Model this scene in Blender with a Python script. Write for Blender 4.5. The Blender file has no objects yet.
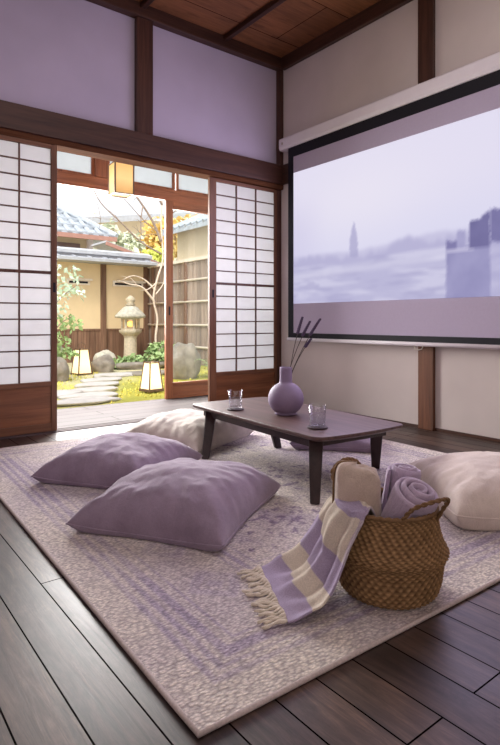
import bpy, bmesh, math, random
from mathutils import Vector, Matrix, noise
import numpy as np
PI = math.pi
R = math.radians
random.seed(7)
C = bpy.context.scene.collection
SC = bpy.context.scene

# ------------------------------------------------------------------ helpers
def lin(c):
    return tuple(((v / 255) / 12.92 if v / 255 <= .04045 else ((v / 255 + .055) / 1.055) ** 2.4) for v in c)
def rgba(c):
    return lin(c) + (1,)
def lerp(a, b, t):
    return tuple(x + (y - x) * t for x, y in zip(a, b))
def sstep(a, b, x):
    t = min(1, max(0, (x - a) / (b - a)))
    return t * t * (3 - 2 * t)
def fbm(x, y, z=0, o=4):
    return noise.fractal(Vector((x, y, z)), 1.0, 2.0, o)      # about -1..1

class MB:
    """collects verts and faces; build() links ONE mesh object"""
    def __init__(s):
        s.v = []; s.f = []; s.c = []
    def add(s, vs, fs, col=None):
        b = len(s.v)
        s.v += [tuple(v) for v in vs]
        s.f += [tuple(i + b for i in f) for f in fs]
        s.c += (col if isinstance(col, list) else [col or (1, 1, 1)] * len(vs))
        return s
    def box(s, x0, x1, y0, y1, z0, z1, M=None, col=None):
        vs = [Vector((x, y, z)) for x in (x0, x1) for y in (y0, y1) for z in (z0, z1)]
        if M: vs = [M @ v for v in vs]
        return s.add(vs, [(0, 1, 3, 2), (4, 6, 7, 5), (0, 4, 5, 1), (2, 3, 7, 6), (0, 2, 6, 4), (1, 5, 7, 3)], col)
    def bar(s, a, b, w, h=None):
        """square bar from a to b, tapering if w is a pair"""
        a, b = Vector(a), Vector(b); d = (b - a).normalized()
        up = Vector((0, 0, 1)) if abs(d.z) < .9 else Vector((0, 1, 0))
        sx = d.cross(up).normalized(); sy = sx.cross(d)
        w0, w1 = w if isinstance(w, tuple) else (w, w)
        h0, h1 = (h if isinstance(h, tuple) else (h, h)) if h else (w0, w1)
        vs = []
        for p, ww, hh in ((a, w0, h0), (b, w1, h1)):
            for q, r in ((-1, -1), (1, -1), (1, 1), (-1, 1)):
                vs.append(p + sx * q * ww / 2 + sy * r * hh / 2)
        return s.add(vs, [(3, 2, 1, 0), (4, 5, 6, 7), (0, 1, 5, 4), (1, 2, 6, 5), (2, 3, 7, 6), (3, 0, 4, 7)])
    def tube(s, pts, rad, n=8, col=None, close=False):
        pts = [Vector(p) for p in pts]; m = len(pts)
        rr = rad if isinstance(rad, (list, tuple)) else [rad] * m
        vs = []; fs = []; ref = None
        for i, p in enumerate(pts):
            if close: d = pts[(i + 1) % m] - pts[i - 1]
            else: d = pts[min(i + 1, m - 1)] - pts[max(i - 1, 0)]
            d.normalize()
            if ref is None:
                ref = d.orthogonal().normalized()
            ref = (ref - d * ref.dot(d))
            if ref.length < 1e-6: ref = d.orthogonal()
            ref.normalize()
            bb = d.cross(ref)
            for k in range(n):
                a = 2 * PI * k / n
                vs.append(p + (ref * math.cos(a) + bb * math.sin(a)) * rr[i])
        for i in range(m if close else m - 1):
            j = (i + 1) % m
            for k in range(n):
                fs.append((i * n + k, i * n + (k + 1) % n, j * n + (k + 1) % n, j * n + k))
        if not close:
            fs.append(tuple(range(n))[::-1]); fs.append(tuple((m - 1) * n + k for k in range(n)))
        return s.add(vs, fs, col)
    def lathe(s, prof, n=32, c=(0, 0, 0), capb=True, capt=True, fn=None, col=None, ph=0):
        vs = []; fs = []
        for i, (r, z) in enumerate(prof):
            for k in range(n):
                a = 2 * PI * (k + ph) / n
                rr = r + (fn(i, k) if fn else 0)
                vs.append((c[0] + rr * math.cos(a), c[1] + rr * math.sin(a), c[2] + z))
        for i in range(len(prof) - 1):
            for k in range(n):
                fs.append((i * n + k, i * n + (k + 1) % n, (i + 1) * n + (k + 1) % n, (i + 1) * n + k))
        if capb: fs.append(tuple(range(n))[::-1])
        if capt: fs.append(tuple((len(prof) - 1) * n + k for k in range(n)))
        return s.add(vs, fs, col)
    def grid(s, fn, nu, nv, colfn=None, flip=False):
        vs = []; cs = []
        for j in range(nv + 1):
            for i in range(nu + 1):
                u, v = i / nu, j / nv
                vs.append(fn(u, v)); cs.append(colfn(u, v) if colfn else (1, 1, 1))
        fs = []
        for j in range(nv):
            for i in range(nu):
                a = j * (nu + 1) + i
                q = (a, a + 1, a + nu + 2, a + nu + 1)
                fs.append(q[::-1] if flip else q)
        return s.add(vs, fs, cs)
    def build(s, name, m, parent=None, smooth=False, bevel=0, loc=None, colors=False, solid=0, sub=0, angle=None):
        me = bpy.data.meshes.new(name)
        me.from_pydata(s.v, [], s.f); me.update()
        if smooth: me.polygons.foreach_set('use_smooth', [True] * len(me.polygons))
        if colors:
            at = me.color_attributes.new('Col', 'FLOAT_COLOR', 'POINT')
            arr = np.ones((len(s.v), 4), dtype=np.float32); arr[:, :3] = np.array(s.c, dtype=np.float32)
            at.data.foreach_set('color', arr.ravel())
        o = bpy.data.objects.new(name, me); C.objects.link(o)
        me.materials.append(m)
        if parent: o.parent = parent
        if loc: o.location = loc
        if solid:
            md = o.modifiers.new('thick', 'SOLIDIFY'); md.thickness = solid; md.offset = 0
        if bevel:
            md = o.modifiers.new('edge', 'BEVEL'); md.width = bevel; md.segments = 2; md.limit_method = 'ANGLE'; md.angle_limit = R(40)
        if sub:
            md = o.modifiers.new('sub', 'SUBSURF'); md.levels = sub; md.render_levels = sub
        return o

def tag(o, label=None, cat=None, group=None, kind=None):
    if label: o['label'] = label
    if cat: o['category'] = cat
    if group: o['group'] = group
    if kind: o['kind'] = kind
    return o
def thing(name, label, cat, loc=(0, 0, 0), rz=0, group=None, kind=None):
    o = bpy.data.objects.new(name, None); C.objects.link(o); o.empty_display_size = .1
    o.location = loc; o.rotation_euler = (0, 0, rz)
    return tag(o, label, cat, group, kind)
def copy_tree(o, parent=None):
    c = o.copy(); C.objects.link(c)
    if parent: c.parent = parent
    for ch in list(o.children): copy_tree(ch, c)
    return c

# ------------------------------------------------------------------ materials
class NT:
    def __init__(s, name):
        s.m = bpy.data.materials.new(name); s.m.use_nodes = True
        s.t = s.m.node_tree; s.n = s.t.nodes; s.n.clear()
        s.out = s.n.new('ShaderNodeOutputMaterial')
    def new(s, t, **kw):
        n = s.n.new('ShaderNode' + t)
        for k, v in kw.items():
            if k.startswith('i_'):
                n.inputs[k[2:].replace('_', ' ')].default_value = v
            else: setattr(n, k, v)
        return n
    def link(s, a, b): s.t.links.new(a, b)
    def coords(s, scale=(1, 1, 1), rot=(0, 0, 0), which='Object', loc=(0, 0, 0)):
        tc = s.new('TexCoord'); mp = s.new('Mapping')
        mp.inputs['Scale'].default_value = scale; mp.inputs['Rotation'].default_value = rot; mp.inputs['Location'].default_value = loc
        s.link(tc.outputs[which], mp.inputs['Vector'])
        return mp.outputs['Vector']
    def noise(s, vec, scale=5, detail=4, rough=.55, dist=0):
        n = s.new('TexNoise'); n.inputs['Scale'].default_value = scale; n.inputs['Detail'].default_value = detail
        n.inputs['Roughness'].default_value = rough; n.inputs['Distortion'].default_value = dist
        s.link(vec, n.inputs['Vector']); return n.outputs['Fac']
    def ramp(s, fac, stops):
        r = s.new('ValToRGB'); el = r.color_ramp.elements
        while len(el) < len(stops): el.new(.5)
        for e, (p, c) in zip(el, stops):
            e.position = p; e.color = c if len(c) == 4 else tuple(c) + (1,)
        s.link(fac, r.inputs['Fac']); return r.outputs['Color']
    def mix(s, fac, a, b, mode='MIX'):
        n = s.new('Mix', data_type='RGBA', blend_type=mode)
        for val, sock in ((fac, n.inputs[0]), (a, n.inputs[6]), (b, n.inputs[7])):
            if isinstance(val, (int, float, tuple)): sock.default_value = val
            else: s.link(val, sock)
        return n.outputs[2]
    def bsdf(s, color, rough=.6, spec=.4, bump=None, bstr=.2, bdist=.005, **kw):
        b = s.new('BsdfPrincipled')
        if isinstance(color, tuple): b.inputs['Base Color'].default_value = color if len(color) == 4 else color + (1,)
        else: s.link(color, b.inputs['Base Color'])
        if isinstance(rough, (int, float)): b.inputs['Roughness'].default_value = rough
        else: s.link(rough, b.inputs['Roughness'])
        b.inputs['Specular IOR Level'].default_value = spec
        for k, v in kw.items(): b.inputs[k.replace('_', ' ')].default_value = v
        if bump is not None:
            bp = s.new('Bump'); bp.inputs['Strength'].default_value = bstr; bp.inputs['Distance'].default_value = bdist
            s.link(bump, bp.inputs['Height']); s.link(bp.outputs['Normal'], b.inputs['Normal'])
        return b
    def done(s, sh):
        s.link(sh.outputs[0] if hasattr(sh, 'outputs') else sh, s.out.inputs['Surface']); return s.m

def wood(name, dark, light, axis='z', rough=.45, scale=1, spec=.4, bstr=.15):
    t = NT(name); st = {'x': (1.2, 22, 22), 'y': (22, 1.2, 22), 'z': (22, 22, 1.2)}[axis]
    v = t.coords(tuple(k * scale for k in st))
    f = t.noise(v, 1.6, 6, .65, .6)
    v2 = t.coords(tuple(k * .3 for k in st))
    f2 = t.noise(v2, 1.0, 2)
    c = t.ramp(f, [(.3, rgba(dark)), (.7, rgba(light))])
    c2 = t.ramp(f2, [(.35, (.72, .72, .72, 1)), (.7, (1.12, 1.1, 1.08, 1))])
    return t.done(t.bsdf(t.mix(1.0, c, c2, 'MULTIPLY'), rough, spec, f, bstr, .002))
def plain(name, c, rough=.6, spec=.4, var=.08, nscale=12, bstr=.05, **kw):
    t = NT(name); v = t.coords()
    f = t.noise(v, nscale, 4)
    a = tuple(x * (1 - var) for x in lin(c)) + (1,); b = tuple(x * (1 + var) for x in lin(c)) + (1,)
    return t.done(t.bsdf(t.ramp(f, [(.3, a), (.7, b)]), rough, spec, f, bstr, .003, **kw))
def plaster(name, c):
    t = NT(name); v = t.coords()
    f = t.noise(v, 2.0, 3); g = t.noise(v, 160, 3)
    a = tuple(x * .94 for x in lin(c)) + (1,); b = tuple(x * 1.05 for x in lin(c)) + (1,)
    return t.done(t.bsdf(t.ramp(f, [(.3, a), (.7, b)]), .9, .15, g, .18, .002))
def fabric(name, c, c2=None, scale=420, wr=.25):
    t = NT(name); v = t.coords()
    n = t.noise(v, 9, 5); fine = t.noise(v, 260, 3, .7)
    base = t.ramp(n, [(.3, tuple(x * .9 for x in lin(c)) + (1,)), (.72, tuple(x * 1.08 for x in lin(c2 or c)) + (1,))])
    col = t.mix(.25, base, t.ramp(fine, [(.3, (.55, .55, .55, 1)), (.7, (1.2, 1.2, 1.2, 1))]), 'MULTIPLY')
    cre = t.noise(t.coords((7, 16, 7), (0, 0, .6)), 1.0, 5, .6, 1.2)
    h2 = t.new('Math', operation='MULTIPLY_ADD'); h2.inputs[1].default_value = 7.0; t.link(cre, h2.inputs[0]); t.link(fine, h2.inputs[2])
    return t.done(t.bsdf(col, .92, .12, h2.outputs[0], wr * 1.6, .0016, Sheen_Weight=.25, Sheen_Roughness=.5))
def attr_mat(name, rough=.9, spec=.15, nscale=200, nmix=.3, bstr=.3, bdist=.003, sheen=.0):
    t = NT(name); v = t.coords()
    at = t.new('Attribute', attribute_name='Col')
    n = t.noise(v, nscale, 3, .7)
    col = t.mix(nmix, at.outputs['Color'], t.ramp(n, [(.3, (.5, .5, .5, 1)), (.7, (1.3, 1.3, 1.3, 1))]), 'MULTIPLY')
    return t.done(t.bsdf(col, rough, spec, n, bstr, bdist, Sheen_Weight=sheen))
def glow(name, c, strength, base=(250, 235, 200), grad=None):
    t = NT(name)
    b = t.bsdf(rgba(base), .7, .2)
    b.inputs['Emission Strength'].default_value = strength
    v = t.coords(); n = t.noise(v, 6, 2)
    col = t.ramp(n, [(.3, tuple(x * .9 for x in lin(c)) + (1,)), (.7, rgba(c))])
    if grad:                                   # brighter towards the bulb height
        tc = t.new('TexCoord'); sp = t.new('SeparateXYZ'); t.link(tc.outputs['Object'], sp.inputs[0])
        m = t.new('MapRange'); m.inputs['From Min'].default_value = grad[0]; m.inputs['From Max'].default_value = grad[1]
        t.link(sp.outputs['Z'], m.inputs['Value'])
        col = t.mix(1.0, col, t.ramp(m.outputs['Result'], [(0, grad[2]), (.45, (1, 1, 1, 1)), (1, grad[3])]), 'MULTIPLY')
    t.link(col, b.inputs['Emission Color'])
    return t.done(b)
def glass(name, tint=(.96, .98, .97), refl=.9):
    t = NT(name)
    tr = t.new('BsdfTransparent'); tr.inputs['Color'].default_value = tint + (1,)
    gl = t.new('BsdfGlossy'); gl.inputs['Roughness'].default_value = .03
    fr = t.new('LayerWeight'); fr.inputs['Blend'].default_value = .3
    pw = t.new('Math', operation='POWER'); pw.inputs[1].default_value = 4; t.link(fr.outputs['Facing'], pw.inputs[0])
    mu = t.new('Math', operation='MULTIPLY_ADD'); mu.inputs[1].default_value = refl * .6; mu.inputs[2].default_value = .03; t.link(pw.outputs[0], mu.inputs[0])
    ms = t.new('MixShader'); t.link(mu.outputs[0], ms.inputs[0]); t.link(tr.outputs[0], ms.inputs[1]); t.link(gl.outputs[0], ms.inputs[2])
    return t.done(ms)
def tumbler_glass(name, body=(.975, .975, .98), edge=(.42, .40, .46)):
    t = NT(name)
    lw = t.new('LayerWeight'); lw.inputs['Blend'].default_value = .35
    col = t.ramp(lw.outputs['Facing'], [(.55, body + (1,)), (1, edge + (1,))])
    tr = t.new('BsdfTransparent'); t.link(col, tr.inputs['Color'])
    gl = t.new('BsdfGlossy'); gl.inputs['Roughness'].default_value = .05
    pw = t.new('Math', operation='POWER'); pw.inputs[1].default_value = 3; t.link(lw.outputs['Facing'], pw.inputs[0])
    mu = t.new('Math', operation='MULTIPLY_ADD'); mu.inputs[1].default_value = .3; mu.inputs[2].default_value = .05; t.link(pw.outputs[0], mu.inputs[0])
    ms = t.new('MixShader'); t.link(mu.outputs[0], ms.inputs[0]); t.link(tr.outputs[0], ms.inputs[1]); t.link(gl.outputs[0], ms.inputs[2])
    return t.done(ms)
def paper(name, c, trans=.55, emit=0.0):
    t = NT(name); v = t.coords((3, 3, 3)); n = t.noise(v, 3, 5)
    col = t.ramp(n, [(.3, tuple(x * .95 for x in lin(c)) + (1,)), (.7, rgba(c))])
    d = t.new('BsdfDiffuse'); tl = t.new('BsdfTranslucent'); t.link(col, d.inputs['Color']); t.link(col, tl.inputs['Color'])
    ms = t.new('MixShader'); ms.inputs[0].default_value = trans
    t.link(d.outputs[0], ms.inputs[1]); t.link(tl.outputs[0], ms.inputs[2])
    return t.done(ms)
def planks(name, cols, width, length, axis='y', rough=(.28, .5), gap=.012, spec=.5, bstr=.35, grain=1.0, off=(0, 0, 0)):
    """boards: brick pattern + grain"""
    t = NT(name)
    rot = (0, 0, R(90)) if axis == 'y' else (0, 0, 0)
    if axis == 'zx': rot = (0, 0, 0)
    v = t.coords((1, 1, 1), rot, loc=off)
    b = t.new('TexBrick', offset=.37, offset_frequency=2)
    b.inputs['Color1'].default_value = rgba(cols[0]); b.inputs['Color2'].default_value = rgba(cols[1]); b.inputs['Mortar'].default_value = rgba(cols[2])
    b.inputs['Scale'].default_value = 1; b.inputs['Mortar Size'].default_value = gap * .35; b.inputs['Mortar Smooth'].default_value = .3
    b.inputs['Bias'].default_value = 0; b.inputs['Brick Width'].default_value = length; b.inputs['Row Height'].default_value = width
    t.link(v, b.inputs['Vector'])
    st = (40, 1.8, 1) if axis == 'y' else (1.8, 40, 1)
    g = t.noise(t.coords(st), 1.2, 8, .7, .8)
    s = t.noise(t.coords((5, 1.3, 1) if axis == 'y' else (1.3, 5, 1)), 1.3, 5, .65)
    c = t.mix(.75 * grain, b.outputs['Color'], t.ramp(g, [(.28, (.38, .37, .38, 1)), (.72, (1.4, 1.38, 1.36, 1))]), 'MULTIPLY')
    c = t.mix(.6 * grain, c, t.ramp(s, [(.3, (.42, .40, .40, 1)), (.7, (1.5, 1.47, 1.45, 1))]), 'MULTIPLY')
    mr = t.new('MapRange'); mr.inputs['To Min'].default_value = rough[0]; mr.inputs['To Max'].default_value = rough[1]
    t.link(s, mr.inputs['Value'])
    kn = t.noise(t.coords((16, 5, 1) if axis == 'y' else (5, 16, 1)), 1.0, 3, .5)
    c = t.mix(.55 * grain, c, t.ramp(kn, [(.30, (.30, .28, .28, 1)), (.42, (1, 1, 1, 1))]), 'MULTIPLY')
    if grain >= 1:                            # worn, stained old boards
        wr = t.noise(t.coords((26, 3.5, 1)), 1.0, 9, .75, 1.5)
        c = t.mix(.8, c, t.ramp(wr, [(.33, (.36, .33, .33, 1)), (.5, (.95, .94, .94, 1)), (.68, (1.75, 1.7, 1.66, 1))]), 'MULTIPLY')
        bl = t.noise(t.coords((7, 4, 1)), 1.0, 6, .7)
        c = t.mix(.5, c, t.ramp(bl, [(.36, (.45, .43, .43, 1)), (.6, (1.25, 1.22, 1.2, 1))]), 'MULTIPLY')
    bs = t.bsdf(c, mr.outputs['Result'], spec, g, bstr, .0012)
    sp = t.new('MapRange'); sp.inputs['To Min'].default_value = spec; sp.inputs['To Max'].default_value = 0; t.link(b.outputs['Fac'], sp.inputs['Value'])
    t.link(sp.outputs['Result'], bs.inputs['Specular IOR Level'])
    return t.done(bs)

M = {}
M['plaster_back'] = plaster('lavender_plaster', (188, 178, 196))
M['plaster_side'] = plaster('warm_plaster', (206, 194, 190))
M['beam_x'] = wood('beam_wood_along_x', (56, 34, 28), (88, 57, 45), 'x')
M['beam_y'] = wood('beam_wood_along_y', (56, 34, 28), (88, 57, 45), 'y')
M['beam_z'] = wood('post_wood', (56, 34, 28), (88, 57, 45), 'z')
M['light_post'] = wood('brown_post_wood', (88, 52, 36), (128, 82, 56), 'z')
M['shoji_z'] = wood('shoji_wood_upright', (92, 58, 40), (134, 90, 62), 'z')
M['shoji_x'] = wood('shoji_wood_level', (92, 58, 40), (134, 90, 62), 'x')
M['lattice'] = wood('lattice_wood', (72, 46, 40), (104, 72, 60), 'z')
M['kick'] = wood('kickboard_wood', (106, 62, 38), (146, 94, 60), 'x', .4)
M['door_z'] = wood('door_wood_upright', (116, 68, 44), (164, 104, 70), 'z')
M['door_x'] = wood('door_wood_level', (116, 68, 44), (164, 104, 70), 'x')
M['ceil_batten'] = wood('batten_wood', (44, 24, 18), (72, 40, 28), 'y')
M['ceiling'] = planks('ceiling_boards', ((142, 94, 62), (112, 72, 48), (40, 22, 16)), .62, 3.2, 'x', (.55, .7), .012, .25, .1, .8)
M['floor'] = planks('old_floor_boards', ((92, 73, 64), (54, 41, 38), (9, 7, 7)), .1165, 1.7, 'y', (.28, .55), .007, .5, off=(0, .066, 0))
M['veranda'] = planks('veranda_boards', ((86, 78, 77), (72, 65, 65), (30, 26, 25)), .16, 3.0, 'x', (.6, .75), .01, .15, .1, .5)
M['sill'] = wood('sill_wood', (82, 70, 69), (108, 95, 94), 'x', .7, 1, .15)
M['paper'] = paper('shoji_paper', (200, 199, 202), .52)
M['frost'] = paper('frosted_glass', (172, 176, 178), .46)
M['walnut'] = wood('walnut_top', (80, 60, 58), (112, 88, 84), 'y', .4, 1, .35)
M['walnut_leg'] = wood('walnut_leg', (40, 28, 28), (62, 45, 44), 'z', .4)
M['vase'] = plain('matte_lavender_ceramic', (142, 125, 152), .62, .3, .05, 30, .1)
M['coaster'] = plain('dark_coaster', (70, 56, 62), .6)
M['glass'] = glass('clear_glass')
M['tumbler'] = tumbler_glass('tumbler_glass')
M['water'] = tumbler_glass('water', (.93, .93, .95), (.6, .58, .64))
M['stem'] = plain('dry_stem', (86, 74, 74), .8)
M['bud'] = plain('dried_lavender_buds', (92, 78, 104), .9, .1, .25, 200)
M['cush_lav'] = fabric('lavender_linen', (142, 125, 142), (154, 137, 155))
M['cush_lav2'] = fabric('dusty_lavender_linen', (144, 126, 145), (155, 138, 157))
M['cush_white'] = fabric('cream_linen', (188, 177, 168), (198, 188, 178))
M['cush_cream'] = fabric('oatmeal_linen', (208, 192, 182), (216, 202, 192))
M['towel_lav'] = fabric('lavender_cotton', (180, 160, 182), (190, 172, 192), 700, .5)
M['towel_lav2'] = fabric('pale_lavender_cotton', (170, 152, 176), (182, 164, 186), 700, .5)
M['towel_cream'] = fabric('cream_cotton', (196, 176, 162), (204, 186, 172), 700, .5)
M['tassel'] = fabric('cream_yarn', (216, 202, 184), (224, 212, 196), 900, .5)
M['throw'] = attr_mat('striped_throw_cloth', .97, .04, 260, .4, .4, .0015, .0)
t = NT('faded_woven_rug'); v = t.coords(); at = t.new('Attribute', attribute_name='Col')
vo = t.new('TexVoronoi'); vo.inputs['Scale'].default_value = 1; t.link(t.coords((70, 150, 70)), vo.inputs['Vector'])
n1 = t.noise(v, 120, 4, .7); n2 = t.noise(v, 28, 4, .6)
col = t.mix(.75, at.outputs['Color'], t.ramp(vo.outputs['Distance'], [(.1, (1.3, 1.3, 1.29, 1)), (.75, (.52, .50, .53, 1))]), 'MULTIPLY')
col = t.mix(.6, col, t.ramp(n1, [(.3, (.72, .7, .73, 1)), (.7, (1.34, 1.33, 1.31, 1))]), 'MULTIPLY')
col = t.mix(.35, col, t.ramp(n2, [(.3, (.66, .63, .68, 1)), (.7, (1.2, 1.2, 1.18, 1))]), 'MULTIPLY')
hh = t.new('Math', operation='SUBTRACT'); t.link(n1, hh.inputs[0]); t.link(vo.outputs['Distance'], hh.inputs[1])
M['rug'] = t.done(t.bsdf(col, .97, .05, hh.outputs[0], .9, .006, Sheen_Weight=.1))
M['rug_edge'] = plain('rug_binding_yarn', (190, 176, 172), .95, .1, .15, 150, .5)
M['basket'] = attr_mat('seagrass', .75, .25, 90, .45, .5, .003)
M['rope'] = plain('seagrass_rope', (122, 94, 66), .8, .2, .25, 120, .6)
M['case'] = plain('white_enamel', (226, 218, 224), .45, .4, .02)
M['black'] = plain('black_border', (16, 14, 24), .6, .3, .1)
M['screen_cloth'] = plain('grey_screen_cloth', (178, 166, 188), .9, .1, .02, 60)
M['metal'] = plain('dull_metal', (200, 190, 180), .35, .5, .05, 20, .05, Metallic=.6)
# the projected picture
t = NT('projected_light'); at = t.new('Attribute', attribute_name='Col')
e = t.new('Emission'); e.inputs['Strength'].default_value = .93; t.link(at.outputs['Color'], e.inputs['Color'])
M['picture'] = t.done(e)
# garden
M['g_plaster'] = plaster('ochre_garden_plaster', (226, 202, 164))
M['g_wood'] = wood('weathered_board', (104, 76, 62), (150, 118, 98), 'z', .8, .6, .2)
M['g_fence'] = wood('grey_fence_board', (132, 112, 100), (180, 160, 146), 'z', .85, .6, .2)
M['bamboo'] = plain('pale_bamboo', (226, 212, 196), .6, .3, .1, 20)
M['tile'] = plain('grey_roof_tile', (176, 182, 190), .5, .4, .18, 8, .2)
M['tile_pale'] = plain('pale_roof_tile', (176, 178, 184), .5, .4, .12, 8, .2)
M['stone'] = plain('lichen_granite', (196, 184, 162), .9, .15, .2, 14, .5)
M['stone_moss'] = plain('mossy_granite', (188, 184, 170), .95, .1, .25, 10, .5)
M['rock'] = plain('garden_rock', (140, 132, 122), .9, .2, .3, 6, .6)
M['step'] = plain('pale_stepping_stone', (186, 181, 177), .85, .2, .12, 9, .4)
M['leaf'] = plain('green_leaf', (158, 182, 124), .6, .3, .25, 8)
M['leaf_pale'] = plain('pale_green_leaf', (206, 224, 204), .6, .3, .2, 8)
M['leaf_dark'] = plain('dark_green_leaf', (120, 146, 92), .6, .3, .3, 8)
M['leaf_gold'] = plain('golden_leaf', (236, 206, 132), .7, .2, .2, 3)
M['leaf_lime'] = plain('lime_leaf', (222, 226, 120), .7, .2, .2, 3)
M['leaf_grey'] = plain('hazy_green_leaf', (212, 216, 192), .8, .2, .25, 3)
M['bark'] = plain('grey_bark', (162, 144, 134), .9, .1, .2, 20)
M['bark_pale'] = plain('bleached_bark', (222, 204, 188), .9, .1, .12, 20)
M['lamp_paper'] = glow('glowing_paper', (255, 226, 170), 1.15, grad=(0, .5, (1, .74, .45, 1), (1, .9, .72, 1)))
M['pendant_paper'] = glow('pendant_paper', (255, 214, 140), .95, (150, 125, 90), grad=(0, .28, (.62, .5, .34, 1), (.9, .72, .5, 1)))
M['flame'] = glow('lantern_glow', (255, 190, 90), 1.6)
M['lamp_frame'] = wood('lamp_frame_wood', (84, 62, 46), (120, 92, 70), 'z')
M['house_wall'] = plaster('house_plaster', (226, 208, 178))
M['house_dark'] = plain('house_timber', (126, 106, 106), .7)
M['eave'] = plain('reddish_eave_board', (176, 132, 118), .7)

# ground: moss with pale gravel
t = NT('moss_ground'); v = t.coords(); at = t.new('Attribute', attribute_name='Col')
n1 = t.noise(v, 26, 5, .7); n2 = t.noise(v, 3, 3)
col = t.mix(.6, at.outputs['Color'], t.ramp(n1, [(.3, (.4, .42, .3, 1)), (.7, (1.5, 1.45, 1.3, 1))]), 'MULTIPLY')
M['ground'] = t.done(t.bsdf(col, .95, .1, n1, .8, .03))

# ------------------------------------------------------------------ room shell
XR, YB, ZC = 3.51, 4.007, 3.34           # side wall, back wall face, ceiling
XL, YF = -1.0, -1.3
def st(o, label=None, cat=None): return tag(o, label, cat, None, 'structure')
st(MB().box(XL, XR + .1, YF, 3.94, -.1, 0).build('floor', M['floor']))
m = MB()
m.box(XL, XR, YB + .03, YB + .13, 2.09, ZC).box(XL, .46, YB + .03, YB + .13, 0, 2.09)
st(m.build('wall_back', M['plaster_back']))
st(MB().box(XR, XR + .1, YF, YB + .13, 0, ZC).build('wall_right', M['plaster_side']))
st(MB().box(XL - .1, XL, YF, YB + .13, 0, ZC).build('wall_left', M['plaster_side']))
st(MB().box(XL - .1, XR + .1, YF - .1, YF, 0, ZC).build('wall_front', M['plaster_side']))
st(MB().box(XL - .1, XR + .1, YF - .1, YB + .13, ZC, ZC + .08).build('ceiling', M['ceiling']))
n = [0]
def trim(mb, mat, bev=.004):
    n[0] += 1
    return st(mb.build('trim_%d' % n[0], mat, bevel=bev))
trim(MB().box(XL, XR, YB - .045, YB + .03, 2.12, 2.305), M['beam_x'])                 # beam over the screens
m = MB().box(.46, XR, YB - .03, YB + .11, 2.075, 2.12)
trim(m, wood('head_track_wood', (70, 44, 32), (110, 72, 50), 'x', .95, 1, .03), .003)                                                            # head track
trim(MB().box(XR - .035, XR, 3.83, YB - .045, 2.12, 2.305), M['beam_y'])              # beam end on the side wall
trim(MB().box(1.962, 2.105, YB - .02, YB + .03, 2.305, 3.235), M['beam_z'])           # upper post
trim(MB().box(XR - .06, XR, YB - .0, YB + .06, 0, 2.12).box(XR - .045, XR, YB - .03, YB + .03, 2.305, 3.235), M['beam_z'])  # corner post
trim(MB().box(XL, XR, YB - .045, YB + .03, 3.235, ZC), M['beam_x'])                   # cornice back
trim(MB().box(XR - .045, XR, YF, YB - .045, 3.225, ZC), M['beam_y'])                  # cornice side
trim(MB().box(XR - .03, XR, 2.305, 2.435, 0, .70).box(XR - .03, XR, 2.305, 2.435, .70, 2.3), M['light_post'])  # side-wall post below
trim(MB().box(XR - .032, XR, 2.305, 2.435, 2.3, 3.225), M['beam_z'])                  # same post above the screen
trim(MB().box(.40, .50, YB - .02, YB + .13, 0, 2.075), M['beam_z'])
st(MB().box(XR - .012, XR, YF, 2.3, 0, .022).box(XR - .012, XR, 2.44, YB - .05, 0, .022).build('baseboard_right', M['beam_y']))
for x in (.35, 1.16, 2.0, 2.81):
    trim(MB().box(x - .022, x + .022, YF, YB - .045, ZC - .045, ZC), M['ceil_batten'])

# sill with two grooves
m = MB().box(.40, XR, 3.94, 3.965, -.1, .006)
for a, b in ((3.985, 4.015), (4.035, 4.06)): m.box(.40, XR, a, b, -.1, .006)
m.box(.40, XR, 3.965, 3.985, -.1, -.012).box(.40, XR, 4.015, 4.035, -.1, -.012)
trim(m, M['sill'], 0)

# ------------------------------------------------------------------ shoji screens
def shoji(x0, x1, y, pull_right, label, kick_frame, sl=.042, zb=.335, cat='shoji screen'):
    r = thing('shoji_screen', label, cat, (x0, y, 0.008), 0, 'shoji screens')
    W = x1 - x0; H = 2.064; s = .042; t = .015
    cw = W - s - sl
    zt = H - .03
    MB().box(0, sl, -t, t, 0, H).build('stile', M['shoji_z'], r, bevel=.003)
    MB().box(W - s, W, -t, t, 0, H).build('stile', M['shoji_z'], r, bevel=.003)
    MB().box(sl, W - s, -t, t, zt, H).build('top_rail', M['shoji_x'], r, bevel=.002)
    MB().box(sl, W - s, -t, t, zb - .035, zb).build('middle_rail', M['shoji_x'], r, bevel=.002)
    m = MB()
    if kick_frame:
        MB().box(sl, W - s, -t, t, 0, .055).build('bottom_rail', M['shoji_x'], r, bevel=.002)
        MB().box(sl, W - s, -.005, .006, .055, zb - .035).build('kickboard', M['kick'], r)
    else:
        MB().box(sl, W - s, -t, t, 0, .03).build('bottom_rail', M['shoji_x'], r, bevel=.002)
        MB().box(sl, W - s, -.009, .006, .03, zb - .035).build('kickboard', M['kick'], r)
    w = .0055
    for k in (1, 2):
        x = sl + cw * k / 3
        m.box(x - w, x + w, -.011, .001, zb, zt)
    rows = 15
    for k in range(1, rows):
        z = zb + (zt - zb) * k / rows
        hw = .011 if k == 7 else .005
        m.box(sl, W - s, -.0105, .0, z - hw, z + hw)
    m.build('lattice', M['lattice'], r)
    MB().box(sl, W - s, .003, .0045, zb, zt).build('paper', M['paper'], r)
    px = W - s / 2 if pull_right else sl / 2
    MB().box(px - .009, px + .009, -t - .002, -t + .004, 1.0, 1.07).build('finger_pull', M['black'], r, bevel=.002)
    return r
shoji(.585, 1.325, 3.992, True, 'shoji screen at the photo\'s left edge, beside the open garden view', True, zb=.357)
shoji(2.672, 3.468, 4.025, False, 'shoji screen between the open garden view and the projector screen corner', False, sl=.072)

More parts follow.
